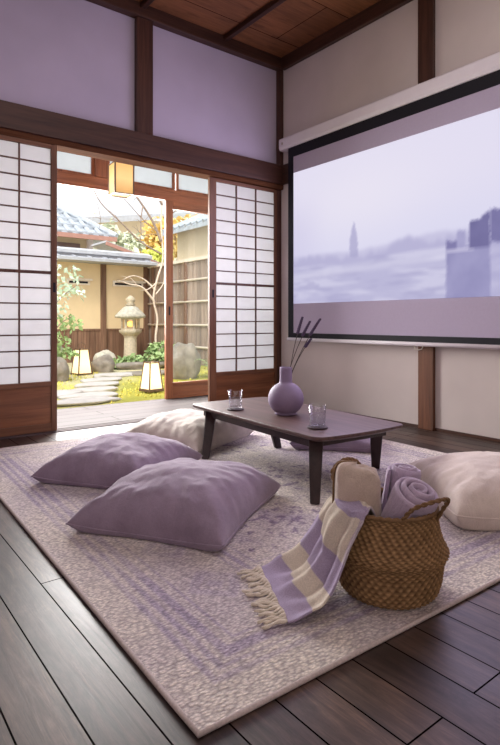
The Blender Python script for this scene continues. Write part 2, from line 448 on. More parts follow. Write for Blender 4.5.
# ------------------------------------------------------------------ veranda
st(MB().box(XL, 5.2, 4.06, 4.98, -.08, -.001).build('veranda_floor', M['veranda']))
st(MB().box(XL, 5.2, 4.137, 5.0, 2.62, 2.68).build('veranda_ceiling', M['ceiling']))
trim(MB().box(XL, 5.2, 4.93, 4.99, 2.04, 2.155), M['door_x'])                         # transom beam
trim(MB().box(XL, 5.2, 4.93, 4.99, 2.50, 2.62), M['door_x'])
trim(MB().box(1.99, 2.115, 4.91, 4.99, 2.155, 2.50), M['door_z'])
for i, (a, b) in enumerate(((.85, 1.995), (2.115, 2.86), (2.875, 3.7))):
    w = thing('window_%d' % (i + 1), 'frosted transom pane %s' % ('left of the hanging lantern', 'right of the hanging lantern', 'over the sliding glass door')[i], 'window', (a, 4.955, 2.155), kind='structure')
    W = b - a
    MB().box(0, .03, -.015, .015, 0, .345).box(W - .03, W, -.015, .015, 0, .345).box(.03, W - .03, -.015, .015, 0, .02).box(.03, W - .03, -.015, .015, .325, .345).build('window_frame', M['door_z'], w)
    MB().box(.03, W - .03, -.003, .003, .02, .325).build('pane', M['frost'], w)
d = thing('door_1', 'sliding glass door in warm wood, standing before the plank fence', 'door', (2.745, 4.94, .0), kind='structure')
W, H, t_, s = .9, 2.04, .018, .082
MB().box(0, s, -t_, t_, 0, H).box(W - s, W, -t_, t_, 0, H).build('stile', M['door_z'], d, bevel=.003)
MB().box(s, W - s, -t_, t_, 1.955, H).build('top_rail', M['door_x'], d, bevel=.003)
MB().box(s, W - s, -t_, t_, 0, .03).box(s, W - s, -t_, t_, .14, .165).build('bottom_rail', M['door_x'], d, bevel=.003)
MB().box(s, W - s, -.006, .006, .03, .14).build('kick_panel', M['door_x'], d)
MB().box(s, W - s, -.003, .003, .165, 1.955).build('glass_pane', M['glass'], d)
MB().box(.03, .05, -t_ - .003, -t_ + .003, .86, .95).build('finger_pull', M['black'], d, bevel=.003)

# hanging lantern in the veranda
r = thing('hanging_lantern', 'glowing square paper lantern hanging above the veranda', 'lantern', (2.06, 4.5, 1.915), R(-5))
a = .083; h = .262
MB().box(-a, a, -a, a, 0, h).build('paper_shade', M['pendant_paper'], r)
m = MB(); q = .006
for sx in (-1, 1):
    for sy in (-1, 1):
        m.box(sx * a - q, sx * a + q, sy * a - q, sy * a + q, -.006, h + .006)
for z in (-.003, h + .003):
    for sgn in (-1, 1):
        m.box(-a, a, sgn * a - q, sgn * a + q, z - .004, z + .004); m.box(sgn * a - q, sgn * a + q, -a, a, z - .004, z + .004)
m.build('frame', M['lamp_frame'], r)
MB().tube([(0, 0, h), (0, 0, h + .44)], .005, 8).build('cord', M['black'], r)
MB().lathe([(.04, h + .42), (.04, h + .443)], 16).build('ceiling_cup', M['black'], r)

# ------------------------------------------------------------------ projector screen
xs = 3.425; yl, yr = 3.815, 1.15
r = thing('projector_screen', 'large pull-down projector screen showing a misty landscape on the plaster wall', 'projector screen', (xs, 0, 0))
cz0, cz1 = 2.415, 2.53
prof = [(.075, cz0 + .01), (.075, cz1), (-.012, cz1), (-.022, cz1 - .012), (-.022, cz0 + .03), (-.012, cz0 + .004), (.02, cz0)]
vs = []; 
for y in (3.925, 1.05):
    vs += [(x, y, z) for x, z in prof]
k = len(prof)
m = MB(); m.add(vs, [tuple(range(k))[::-1], tuple(range(k, 2 * k))] + [(i, (i + 1) % k, k + (i + 1) % k, k + i) for i in range(k)])
m.build('case', M['case'], r, bevel=.004)
MB().lathe([(.012, 0), (.012, .006)], 14).build('end_badge', M['metal'], r)
eb = r.children[-1]; eb.parent = r.children[0]; eb.rotation_euler = (0, -PI / 2, 0); eb.location = (-.021, 3.875, 2.475)
zb0 = .645
m = MB(); m.box(0.002, .004, yr, yl, zb0, cz0 + .01); m.build('cloth', M['screen_cloth'], r)
m = MB(); bt = .07
m.box(-.001, .002, yr, yl, 2.325, cz0 + .008).box(-.001, .002, yr, yl, zb0, zb0 + .045).box(-.001, .002, yl - bt, yl, zb0 + .045, 2.325).box(-.001, .002, yr, yr + bt, zb0 + .045, 2.325)
m.build('black_border', M['black'], r)
m = MB(); m.tube([(.003, yl + .005, zb0 - .014), (.003, yr - .005, zb0 - .014)], .016, 14); m.build('weight_bar', M['case'], r, smooth=True)
m = MB(); m.tube([(-.006, 2.42, zb0 - .028), (-.01, 2.415, zb0 - .05), (-.012, 2.385, zb0 - .056), (-.012, 2.355, zb0 - .05), (-.006, 2.35, zb0 - .028)], .004, 8); m.build('pull_handle', M['metal'], r, smooth=True)
iy0, iy1, iz0, iz1 = yl - bt - .005, yr + bt + .005, .96, 2.172
# picture: u = distance from its left edge in metres, v = 0 bottom .. 1 top
def pic0(x, z):
    skyc = lerp((226, 224, 248), (234, 229, 249), sstep(.3, .8, z))
    skyc = lerp(skyc, (242, 237, 251), .7 * math.exp(-((x - .8) ** 2) / .5 - ((z - .7) ** 2) / .08))
    skyc = lerp(skyc, (214, 208, 238), .5 * sstep(.5, 0, x) * sstep(.9, .5, z))
    c = skyc
    rid = .37 + .03 * fbm(x * 2.2, 3, 0) + .03 * sstep(.8, 1.3, x)
    if z < rid: c = lerp(c, (198, 194, 226), .7 * sstep(0, .04, rid - z))
    tl = .335 + .03 * fbm(x * 4.0, 7, 0) + .02 * fbm(x * 14, 2, 0) + .045 * math.exp(-((x - 1.28) / .13) ** 2) + .02 * fbm(x * 9, 5, 3) + .03 * math.exp(-((x - .25) / .2) ** 2) + .03 * sstep(.9, 1.2, x)
    if z < tl: c = lerp(c, (186, 182, 218), .75 * sstep(0, .05, tl - z))
    hw = .040 * (1 - sstep(.38, .54, z)) ** .6 + .004
    if   .3 < z < .54 and abs(x - .729 + .012 * fbm(z * 20, 0, 0)) < hw: c = lerp(c, (178, 174, 212), .75)
    if z < .27 + .02 * x:
        c = lerp(c, (196, 193, 225), .7 * sstep(0, .03, .27 + .02 * x - z))
        c = lerp(c, (220, 217, 241), .7 * sstep(-.05, .35, fbm(x * 1.6, z * 20, 5)))
        c = lerp(c, (176, 172, 210), .55 * sstep(.12, .4, fbm(x * 2.6, z * 24, 9)))
        c = lerp(c, (228, 225, 245), .5 * (1 - sstep(0, .05, abs(z - (.20 + .03 * x)))))
    e = .012 * fbm(z * 7, x * 6, 3)
    t_ = .5 + .7 * fbm(x * 5, z * 6, 8)
    if 1.575 + e < x < 1.90 + e and z < .29: c = lerp((152, 148, 192), (170, 166, 207), t_)
    if 1.575 + e < x < 1.66 and .28 < z < .325 + .02 * fbm(x * 20, 0, 1): c = (136, 131, 178)
    if 1.655 < x < 1.72 and .27 < z < .38 + .02 * fbm(x * 16, 0, 4): c = lerp((160, 156, 199), (182, 178, 216), t_)
    if 1.575 < x < 1.78 and .262 < z < .278: c = lerp(c, (222, 217, 241), .7)
    if 1.745 + e < x < 1.895 + e and .27 < z < .415 + .03 * fbm(x * 9, 0, 6) + .35 * (x - 1.75): c = lerp((132, 127, 174), (116, 111, 158), t_)
    if x > 1.90 + e:
        top = .47 + .05 * fbm(x * 6, 1, 6) + .10 * sstep(1.95, 2.4, x)
        if .30 + .04 * fbm(x * 4, 2, 2) < z < top: c = lerp((140, 135, 182), (122, 117, 164), t_)
        elif z <= .32: c = lerp((206, 202, 232), (176, 172, 212), .5 + .6 * fbm(x * 4, z * 16, 1))
    return c
def pic(u_, v_):
    x = u_ * (iy0 - iy1); a = [pic0(x + dx, v_ + dz) for dx, dz in ((-.009, .006), (.009, .009), (.004, -.009), (-.006, -.005), (0, 0))]
    return lin(tuple(sum(k) / 5 for k in zip(*a)))
NU, NV = 320, 160
m = MB(); m.grid(lambda u, v: (-.0015, iy0 + (iy1 - iy0) * u, iz0 + (iz1 - iz0) * v), NU, NV, pic)
m.build('projected_picture', M['picture'], r, colors=True)

# ------------------------------------------------------------------ rug
RW, RL = 2.32, 2.74
def rugcol(u, v):
    x, y = u * RW, v * RL
    d = min(x, RW - x, y, RL - y)               # distance to the edge
    cream = (226, 217, 205); lav = (180, 168, 184); pale = (192, 176, 192)
    wear = fbm(x * 2.2, y * 2.2, 4); wear2 = fbm(x * 9, y * 9, 1, 5)
    f = .08
    if d > .10:
        f = .16
        for a, b, s in ((.10, .115, .5), (.135, .15, .55), (.17, .20, .6), (.225, .235, .5), (.45, .462, .5), (.48, .50, .6), (.52, .53, .5)):
            if a < d < b: f = s + .28
        if .25 < d < .44:                       # wide border: repeated blocks
            along = y if min(x, RW - x) < min(y, RL - y) else x
            c = .5 + .5 * math.sin(along * 19) * math.cos((d - .345) * 30)
            dm = abs(((along * 3.1) % 1) - .5) * .30 + abs(d - .345)
            f = .22 + .30 * (1 if dm < .10 and dm > .055 else 0) + .25 * (1 if dm < .03 else 0)
        if d >= .54:                            # field: faded medallions
            cx, cy = x - RW / 2, y - RL / 2
            rr = math.hypot(cx / .55, cy / .85); an = math.atan2(cy, cx)
            f = .22 + .28 * (1 if abs(rr + .07 * math.cos(8 * an) - .8) < .06 else 0) + .22 * (1 if abs(rr + .1 * math.cos(12 * an) - .45) < .05 else 0)
            f += .28 * sstep(.12, .45, fbm(x * 12, y * 12, 8, 3))
    f = f * (.6 + .4 * sstep(-.35, .5, wear + .5 * wear2)) + .18 * max(0, wear2) + .2 * sstep(-.1, .5, wear)
    f = min(1, max(0, f))
    c = lerp(cream, lav, f)
    sp2 = fbm(x * 22, y * 22, 6, 3) + .6 * wear
    if sp2 > .36 and d > .54: c = lerp(c, (132, 114, 142), .7 * sstep(.36, .46, sp2))
    return lin(c)
r = thing('area_rug', 'large faded lavender and cream woven rug on the dark floorboards', 'rug', (.565, .885, 0), R(-1.8))
def rugpt(u, v):
    x, y = u * RW, v * RL
    return (x, y, .0105 + .0012 * fbm(x * 30, y * 30, 0, 2))
NX, NY = 250, 290
m = MB(); m.grid(rugpt, NX, NY, rugcol); m.build('pile', M['rug'], r, colors=True, smooth=True)
m = MB(); pts = []
for a, b in (((0, 0), (RW, 0)), ((RW, 0), (RW, RL)), ((RW, RL), (0, RL)), ((0, RL), (0, 0))):
    for i in range(24):
        k = i / 24; pts.append((a[0] + (b[0] - a[0]) * k, a[1] + (b[1] - a[1]) * k, .0065))
m.tube(pts, .0062, 8, close=True); m.build('edge_binding', M['rug_edge'], r, smooth=True)
ZR = .0125

# ------------------------------------------------------------------ floor cushions
def cushion(label, mat, cx, cy, lx, ly, rz, T, seed, rim=.05, pinch=.10, sag=0, wr=.006, tilt=(0, 0), edge=True, pw=.42, group='floor cushions'):
    """lx, ly: side lengths, T: height of the crown, rim: height of the seam; stands on the rug"""
    r = thing('floor_cushion', label, 'cushion', (cx, cy, ZR), rz, group)
    N = 84
    def outline(u, v):
        # corners stick out, sides pulled in
        x = u * lx / 2 * (1 - pinch * (1 - v * v) ** 1 * abs(u) ** 3 + 0.0) 
        y = v * ly / 2 * (1 - pinch * (1 - u * u) ** 1 * abs(v) ** 3)
        return x, y
    def shape(u, v):
        return (max(0, 1 - abs(u) ** 2.6) * max(0, 1 - abs(v) ** 2.6)) ** pw
    def rimz(u, v):
        return rim + tilt[0] * u + tilt[1] * v + .020 * (abs(u * v)) ** 3
    def top(a, b):
        u, v = math.sin((a - .5) * PI), math.sin((b - .5) * PI)
        x, y = outline(u, v); s = shape(u, v)
        f = fbm(x * 5 + seed, y * 5, seed)
        cr = fbm(x * 16 + seed * 3, y * 16 + 2, seed) * (1 - s * .6)
        radial = math.sin(math.atan2(v, u) * 22 + 3 * f + seed) * (1 - s) * s * 4
        rg = max(0, 1 - abs(fbm(x * 4.5 + seed, y * 4.5 - x * 2, seed + 4, 2)) * 5) ** 2
        rg2 = max(0, 1 - abs(fbm((x + y) * 6 + seed * 2, (y - x) * 2.5, seed + 9, 2)) * 6) ** 2
        z = (rg + .8 * rg2) * .0024 * min(1, s * 2) + rimz(u, v) + (T - rim) * s * (1 + .10 * f) + wr * (cr + .5 * radial) * min(1, s * 3) - sag * math.exp(-(u * u + v * v) * 3)
        return (x, y, z)
    def bot(a, b):
        u, v = math.sin((a - .5) * PI), math.sin((b - .5) * PI)
        x, y = outline(u, v); s = shape(u, v)
        return (x, y, max(0.001, rimz(u, v) - (rim + .04) * min(1, s * 1.8)))
    m = MB(); m.grid(top, N, N); m.grid(bot, N, N, flip=True)
    # weld the seam
    o = m.build('cover', mat, r, smooth=True)
    bm = bmesh.new(); bm.from_mesh(o.data); bmesh.ops.remove_doubles(bm, verts=bm.verts, dist=.0004); bm.to_mesh(o.data); bm.free()
    o.data.polygons.foreach_set('use_smooth', [True] * len(o.data.polygons))
    if edge:
        pts = []
        for (u0, v0), (u1, v1) in (((-1, -1), (1, -1)), ((1, -1), (1, 1)), ((1, 1), (-1, 1)), ((-1, 1), (-1, -1))):
            for i in range(20):
                k = i / 20; u = u0 + (u1 - u0) * k; v = v0 + (v1 - v0) * k
                x, y = outline(u, v); pts.append((x, y, rimz(u, v)))
        e = MB(); e.tube(pts, .0035, 6, close=True); e.build('seam_edge', mat, r, smooth=True)
    return r
# front lavender: sides run along (.27,-.55) and (.58,.40)
cushion('lavender linen floor cushion nearest the viewer, lying in front of the table', M['cush_lav'], 1.176, 1.950, .715, .625, R(33), .185, 1.3, rim=.014)
cushion('dusty lavender floor cushion lying behind the nearest lavender one', M['cush_lav2'], 1.225, 2.655, .64, .62, R(33), .175, 4.1, rim=.014)
cushion('cream white floor cushion by the open veranda, left of the table', M['cush_white'], 1.90, 3.10, .72, .62, R(24), .185, 7.7, rim=.018)
cushion('flat lavender floor cushion mostly hidden beneath and behind the table', M['cush_lav2'], 2.62, 2.46, .56, .52, R(40), .12, 9.2, rim=.02)
cushion('plump oatmeal floor cushion at the right edge, behind the basket', M['cush_cream'], 2.30, 1.20, .68, .62, R(52), .185, 12.4, rim=.045, pinch=.06, pw=.40)

# ------------------------------------------------------------------ low table
TZ = .283
r = thing('low_table', 'low dark walnut table with splayed legs standing on the rug', 'table', (2.046, 2.295, ZR), R(-4))
def rounded(hx, hy, rad, bow, n=10):
    pts = []
    for cx, cy, a0 in ((hx - rad, hy - rad, 0), (-hx + rad, hy - rad, 90), (-hx + rad, -hy + rad, 180), (hx - rad, -hy + rad, 270)):
        for i in range(n + 1):
            a = R(a0 + 90 * i / n); x = cx + rad * math.cos(a); y = cy + rad * math.sin(a)
            pts.append((x, y))
    out = []
    for i, p in enumerate(pts):
        q = pts[(i + 1) % len(pts)]
        L = math.dist(p, q); k = max(1, int(L / .05))
        for j in range(k):
            out.append((p[0] + (q[0] - p[0]) * j / k, p[1] + (q[1] - p[1]) * j / k))
    return [(x, y + bow * (1 - (x / hx) ** 2) * (1 if y > 0 else -1) * (abs(y) / hy) ** 6) for x, y in out]
pl = rounded(.292, .602, .045, .02)
ins = rounded(.270, .58, .035, .02)
k = len(pl)
t0, t1, t2 = TZ - ZR - .026, TZ - ZR - .014, TZ - ZR
ins = [(x * .93, y * .965) for x, y in pl]
vs = [(x, y, t0) for x, y in ins] + [(x, y, t1) for x, y in pl] + [(x, y, t2) for x, y in pl]
fs = [tuple(range(k))[::-1]] + [(a * k + i, a * k + (i + 1) % k, (a + 1) * k + (i + 1) % k, (a + 1) * k + i) for a in (0, 1) for i in range(k)] + [tuple(2 * k + i for i in range(k))]
MB().add(vs, fs).build('tabletop', M['walnut'], r, bevel=.003)
ah = .040
m = MB()
m.box(-.225, .225, -.515, -.495, t0 - ah, t0).box(-.225, .225, .495, .515, t0 - ah, t0).box(-.245, -.225, -.515, .515, t0 - ah, t0).box(.225, .245, -.515, .515, t0 - ah, t0)
m.build('apron', M['walnut_leg'], r, bevel=.002)
for (tx, ty, bx, by) in ((-.225, -.515, -.335, -.635), (.215, -.475, .305, -.385), (-.225, .45, -.352, .30), (.18, .42, .15, .28)):
    lg = MB().bar((tx, ty, t0), (bx, by, 0), (.068, .042), (.055, .04)); lg.v = [(a_, b_, 0 if c_ < t0 / 2 else t0 - .001) for a_, b_, c_ in lg.v]
    lg.build('leg', M['walnut_leg'], r, bevel=.005)

# vase
r = thing('vase', 'round matte lavender vase with a straight neck on the table', 'vase', (2.008, 2.256, TZ))
pf = [(.045, 0), (.062, .006)]
for i in range(1, 24):
    a = -62 + (i / 23) * (62 + 68)
    pf.append((.098 * math.cos(R(a)), .089 + .098 * math.sin(R(a)) * .95))
pf += [(.0345, .186), (.034, .20), (.034, .255), (.0335, .262), (.030, .263), (.029, .255), (.029, .17)]
MB().lathe(pf, 48, capt=False).build('body', M['vase'], r, smooth=True)
VT = TZ + .255
sp = [('tallest upright dried lavender sprig standing in the vase', (.02, -.005, -.02), (.085, -.045, .285), .10),
      ('dried lavender sprig rising in the middle of the vase bunch', (.01, .0, -.02), (.115, -.075, .262), .095),
      ('dried lavender sprig arching furthest toward the projector screen', (.018, -.012, -.02), (.165, -.105, .275), .11),
      ('shortest dried lavender sprig leaning low over the vase rim', (.02, -.015, -.02), (.115, -.085, .165), .06)]
for lab, a, b, hl in sp:
    g = thing('lavender_sprig', lab, 'dried flower', (2.008, 2.256, VT - .03), 0, 'dried lavender sprigs in the vase')
    A, B = Vector(a), Vector(b) + Vector((0, 0, .03))
    mid = (A + B) / 2 + Vector((-.012, .008, .02))
    P = [A * (1 - s) ** 2 + mid * 2 * s * (1 - s) + B * s * s for s in [i / 12 for i in range(13)]]
    MB().tube(P, .0022, 6).build('stem', M['stem'], g, smooth=True)
    m = MB(); L = sum((P[i + 1] - P[i]).length for i in range(12))
    nb = int(hl / .006)
    for i in range(nb):
        s = 1 - (hl / L) * (1 - i / nb)
        p = A * (1 - s) ** 2 + mid * 2 * s * (1 - s) + B * s * s
        for kk in range(3):
            an = kk * 2.1 + i * 1.1
            q = p + Vector((math.cos(an), math.sin(an), .3)) * .0042
            sz = .0058 * (1 - .4 * i / nb)
            m.lathe([(0.0006, -sz * 1.5), (sz, -sz * .3), (sz * .8, sz * .6), (.0006, sz * 1.6)], 6, q)
    m.build('flower_head', M['bud'], g, smooth=True)

# glasses on coasters
for x, y, lab, lab2 in ((1.885, 2.56, 'water glass at the far veranda end of the table', 'round dark coaster beneath the glass at the veranda end'), (1.875, 1.878, 'water glass on the near end of the table, right of the vase', 'round dark coaster beneath the glass right of the vase')):
    co = MB().lathe([(.046, 0), (.05, .002), (.05, .006), (.047, .008)], 36).build('coaster', M['coaster'], loc=(x, y, TZ + .0005))
    tag(co, lab2, 'coaster', 'coasters on the table')
    g = thing('drinking_glass', lab, 'glass', (x, y, TZ + .009), 0, 'water glasses')
    MB().lathe([(.034, 0), (.037, .002), (.0425, .104), (.0412, .104), (.0352, .012), (.001, .010)], 40, capt=False).build('tumbler', M['tumbler'], g, smooth=True)
    MB().lathe([(.0345, .013), (.0375, .062)], 40).build('water', M['water'], g, smooth=False)

# ------------------------------------------------------------------ basket
BX, BY = 1.314, 1.022
r = thing('wicker_basket', 'woven seagrass belly basket holding rolled towels on the rug corner', 'basket', (BX, BY, ZR))
prof = []
ctrl = [(.128, 0), (.140, .012), (.150, .045), (.155, .085), (.161, .110), (.170, .122), (.166, .134), (.156, .152), (.146, .18), (.141, .21), (.138, .232), (.137, .244)]
for i in range(len(ctrl) - 1):
    for j in range(6):
        k = j / 6; prof.append((ctrl[i][0] + (ctrl[i + 1][0] - ctrl[i][0]) * k, ctrl[i][1] + (ctrl[i + 1][1] - ctrl[i][1]) * k))
prof.append(ctrl[-1])
NS = 270
def weave(i, k):
    row = i // 2; up = prof[i][1] > .125
    ph = (k + (row * 2 if up else (row % 2) * 3)) % 6
    a = math.sin(ph / 6 * 2 * PI) * .0024 + (.0014 if i % 2 else -.0012)
    return a + .0012 * fbm(k * .3, i * .7, 3)
cols = []
for i in range(len(prof)):
    for k in range(NS):
        w = weave(i, k) / .004
        b = lerp((88, 64, 42), (182, 144, 100), min(1, max(0, .5 + .5 * w + .25 * fbm(k * .12, i * .35, 5))))
        cols.append(lin(b))
MB().lathe(prof, NS, fn=weave, col=cols, capt=False).build('body', M['basket'], r, smooth=True, colors=True)
lin_in = [(.131, .244), (.134, .18), (.14, .10), (.12, .02)]
MB().lathe(lin_in, 60, capb=False, capt=True, col=lin((84, 62, 42))).build('lining', M['basket'], r, smooth=True, colors=True)
m = MB(); ring = [(.1365 * math.cos(a), .1365 * math.sin(a), .246 + .002 * math.sin(a * 40)) for a in [2 * PI * i / 120 for i in range(120)]]
m.tube(ring, .0065, 8, close=True); m.build('rim', M['rope'], r, smooth=True)
def handle(p):
    P = [Vector(q) for q in p]; out = []
    for i in range(len(P) - 1):
        p0, p1, p2, p3 = P[max(i - 1, 0)], P[i], P[i + 1], P[min(i + 2, len(P) - 1)]
        for j in range(8):
            s = j / 8
            out.append(.5 * ((2 * p1) + (p2 - p0) * s + (2 * p0 - 5 * p1 + 4 * p2 - p3) * s * s + (3 * p1 - p0 - 3 * p2 + p3) * s ** 3))
    out.append(P[-1])
    m = MB()
    for ph in (0, PI):
        q = []
        for i, c in enumerate(out):
            d = (out[min(i + 1, len(out) - 1)] - out[max(i - 1, 0)]).normalized(); n1 = d.orthogonal().normalized(); n2 = d.cross(n1)
            q.append(c + (n1 * math.cos(i * .9 + ph) + n2 * math.sin(i * .9 + ph)) * .003)
        m.tube(q, .0038, 7)
    m.build('handle', M['rope'], r, smooth=True)
b0 = Vector((BX, BY, ZR))
hr = [Vector(q) - b0 for q in ((1.236, .921, .225), (1.232, .908, .262), (1.240, .882, .296), (1.270, .852, .314), (1.318, .838, .318), (1.354, .850, .304), (1.366, .872, .275), (1.362, .897, .228))]
handle(hr)
hl = [Vector(q) - b0 for q in ((1.272, 1.152, .232), (1.252, 1.172, .285), (1.250, 1.185, .332), (1.280, 1.172, .362), (1.315, 1.162, .362), (1.345, 1.158, .34), (1.362, 1.152, .28), (1.362, 1.148, .232))]
handle(hl)

# rolled towels: spiral cross-section swept along an axis
def roll(label, mat, bottom, top, rad, squash=1.0, turns=3.0, group='rolled towels in the basket', name='rolled_towel', phase=0):
    A, B = Vector(bottom), Vector(top); L = (B - A).length
    r = thing(name, label, 'towel', A, 0, group)
    r.rotation_mode = 'QUATERNION'; r.rotation_quaternion = Vector((0, 0, 1)).rotation_difference(B - A)
    th = rad / (turns + .6) * .80
    ns = int(turns * 40)
    inn, out = [], []
    for i in range(ns + 1):
        s = i / ns; an = phase + s * turns * 2 * PI
        rr = rad * (.12 + .88 * s) - th * .5 + .0025 * math.sin(an * 2.3)
        for lst, q in ((inn, rr - th / 2), (out, rr + th / 2)):
            lst.append((q * math.cos(an), q * math.sin(an) * squash))
    nz = 14; vs = []; fs = []
    for j in range(nz + 1):
        z = L * j / nz
        e = 1 - .0 if 0 < j < nz else .55
        for i in range(ns + 1):
            (ax, ay), (bx, by) = inn[i], out[i]
            mx, my = (ax + bx) / 2, (ay + by) / 2
            w = .0035 * fbm(i * .05, j * .35, rad * 100)
            ztop = (z - (.006 if j == nz else 0)) if e < 1 else z
            dz = .010 * math.sin(i * .03) * (j / nz)
            vs.append((mx + (ax - mx) * e, my + (ay - my) * e, ztop + dz)); vs.append((mx + (bx - mx) * e + w * (bx / rad), my + (by - my) * e + w * (by / rad), ztop + dz))
    row = 2 * (ns + 1)
    for j in range(nz):
        for i in range(ns):
            a = j * row + 2 * i; b = a + row
            fs.append((a, b, b + 2, a + 2)); fs.append((a + 1, a + 3, b + 3, b + 1))
        for i in (0, ns):
            a = j * row + 2 * i; b = a + row
            fs.append((a, a + 1, b + 1, b))
    for j, fl in ((0, 1), (nz, 0)):
        for i in range(ns):
            a = j * row + 2 * i
            q = (a, a + 1, a + 3, a + 2); fs.append(q if fl == 0 else q[::-1])
    MB().add(vs, fs).build('spiral_cloth', mat, r, smooth=True)
    return r
roll('rolled lavender towel nearest the viewer in the basket, tilted', M['towel_lav'], (1.332, 1.028, .115), (1.336, .926, .322), .080, .92, 3.4, phase=1.2)
roll('lavender towel roll standing at the back of the basket', M['towel_lav2'], (1.395, 1.062, .10), (1.425, 1.040, .345), .070, .80, 3.0, phase=2.8)

# cream blanket bundle, upright and rounded, with piping
r = thing('folded_blanket', 'cream folded blanket bundle standing upright at the left of the basket', 'blanket', (1.252, 1.088, .130), R(-38))
def bundle(a, b):
    th = a * 2 * PI; ph = (b - .5) * PI
    cx = abs(math.cos(th)) ** .5 * (1 if math.cos(th) > 0 else -1); cy = abs(math.sin(th)) ** .5 * (1 if math.sin(th) > 0 else -1)
    cz = abs(math.sin(ph)) ** .3 * (1 if ph > 0 else -1); cr = abs(math.cos(ph)) ** .3
    f = fbm(cx * 2, cy * 2 + 3, cz * 1.5, 3)
    w = .070 * (1 - .05 * (cz + 1)) + .004 * f
    return (cx * w * cr + .003 * f, cy * (.040 + .004 * f) * cr, -.0 + .12 + cz * .12 + .006 * f * cr - .010 * cx * max(0, cz))
MB().grid(bundle, 64, 40).build('cloth', M['towel_cream'], r, smooth=True)
P = []
for i in range(40):
    ang = PI * .5 + PI * i / 39 * 1.0
    b = i / 39
    P.append(Vector(bundle(.5 - .02, b)) + Vector((-.003, 0, 0)))
MB().tube(P, .0035, 6).build('piping', M['rope'], r, smooth=True)

# ------------------------------------------------------------------ striped throw over the basket rim
r = thing('throw_blanket', 'lavender and cream striped throw draped over the basket rim, fringe on the rug', 'throw', (1.05, 1.22, ZR))
Lp = [(1.088, 1.342, .016), (1.143, 1.330, .020), (1.200, 1.300, .045), (1.246, 1.270, .110), (1.263, 1.230, .185), (1.268, 1.185, .248), (1.274, 1.145, .274), (1.290, 1.105, .250), (1.303, 1.090, .20)]
Rp = [(0.947, 1.052, .016), (0.993, 1.030, .019), (1.048, 1.010, .035), (1.088, 1.002, .085), (1.118, 0.998, .150), (1.146, 0.990, .215), (1.176, 0.985, .272), (1.214, 0.995, .262), (1.243, 1.000, .20)]
def cr(P, s):
    n_ = len(P) - 1; x = min(max(s, 0), 1) * n_; i = min(int(x), n_ - 1); f = x - i
    p0, p1, p2, p3 = [Vector(P[min(max(k, 0), n_)]) for k in (i - 1, i, i + 1, i + 2)]
    return .5 * (2 * p1 + (p2 - p0) * f + (2 * p0 - 5 * p1 + 4 * p2 - p3) * f * f + (3 * p1 - p0 - 3 * p2 + p3) * f ** 3)
base = Vector((1.05, 1.22, ZR))
cen = Vector((BX, BY, 0))
def throwpt(u, v):
    a, b = cr(Lp, v), cr(Rp, v); p = a + (b - a) * u
    # keep outside the basket body: push out radially
    d = Vector((p.x - BX, p.y - BY, 0)); rr = d.length
    lim = 0
    if v < .74:
        z = p.z - ZR
        lim = .178 if z < .14 else .178 - (z - .14) / .11 * .026
        if rr < lim: p = p + d.normalized() * (lim - rr)
    amp = .012 * sstep(.0, .2, v) * (1 - sstep(.52, .72, v)) + .002
    fold = math.sin(u * 13 + 2.2 * v + .8 * math.sin(v * 5)) * .8 + .6 * math.sin(u * 27 - 4 * v)
    nrm = (Vector((d.x, d.y, 0)).normalized() + Vector((0, 0, .9))).normalized() if v < .72 else Vector((0, 0, 1))
    p = p + nrm * amp * (fold + .9) + Vector((0, 0, .006 * sstep(.05, .3, v) * fbm(u * 6, v * 9, 2)))
    p.z = max(p.z, .0165)
    return p - base
def throwcol(u, v):
    lav, crm = (170, 156, 180), (212, 200, 184)
    w = v + .012 * math.sin(u * 3)
    edges = [(-.1, .19, lav), (.19, .31, crm), (.31, .47, lav), (.47, .70, crm), (.70, .78, lav), (.78, 1.1, crm)]
    c = crm
    for a, b, k in edges:
        if a <= w < b: c = k
    if u > .93 and v > .45: c = lerp(c, lav, .6)
    return tuple(x * (.96 + .04 * math.sin(v * 900)) for x in lin(c))
MB().grid(throwpt, 70, 150, throwcol).build('cloth', M['throw'], r, smooth=True, colors=True, solid=.005)
for i in range(24):
    u = (i + .5) / 24
    p = throwpt(u, 0); q = throwpt(u, .02)
    d = (p - q); d.z = 0; d.normalize(); sd = Vector((-d.y, d.x, 0))
    ln = random.uniform(.055, .085); bend = random.uniform(-.025, .025)
    pts = []; rad = []
    for j in range(9):
        s = j / 8
        c = p + d * ln * s + sd * bend * s * s
        c.z = .0052 + (p.z - .0052 + .004) * (1 - s) ** 2 + .002 * math.sin(s * 9 + i)
        pts.append(c); rad.append(.0044 + .0024 * (1 if j == 1 else 0) + .0014 * math.sin(s * 12 + i) - .0012 * (s > .9))
    MB().tube(pts, rad, 7).build('tassel', M['tassel'], r, smooth=True)

# ------------------------------------------------------------------ garden
GZ = -.25
def ground_h(x, y):
    return GZ + .03 * fbm(x * .6, y * .6, 2) * sstep(5.2, 6.5, y)
def groundcol(u, v):
    x = -6 + u * 22; y = 5.0 + v * 17
    moss = lerp((196, 186, 92), (150, 152, 74), .5 + .5 * fbm(x * 1.2, y * 1.2, 1))
    grav = (214, 206, 198)
    g = sstep(.0, .35, fbm(x * .5 + 4, y * .35, 7) + .15)
    path = 1 - sstep(.35, .75, abs((x - 2.3) - (y - 6.4) * .50))     # pale strip under the stepping stones
    g = max(g * .6 * sstep(8.0, 9.2, y), path * .35)
    far = sstep(9.0, 10.0, y) * (1 - sstep(5.3, 6.3, x)) * .7
    return lin(lerp(moss, grav, max(g, far)))
def groundpt(u, v):
    x = -6 + u * 22; y = 5.0 + v * 17
    return (x, y, ground_h(x, y) if y < 14 else GZ)
st(MB().grid(groundpt, 130, 110, groundcol).build('garden_ground', M['ground'], smooth=True, colors=True))

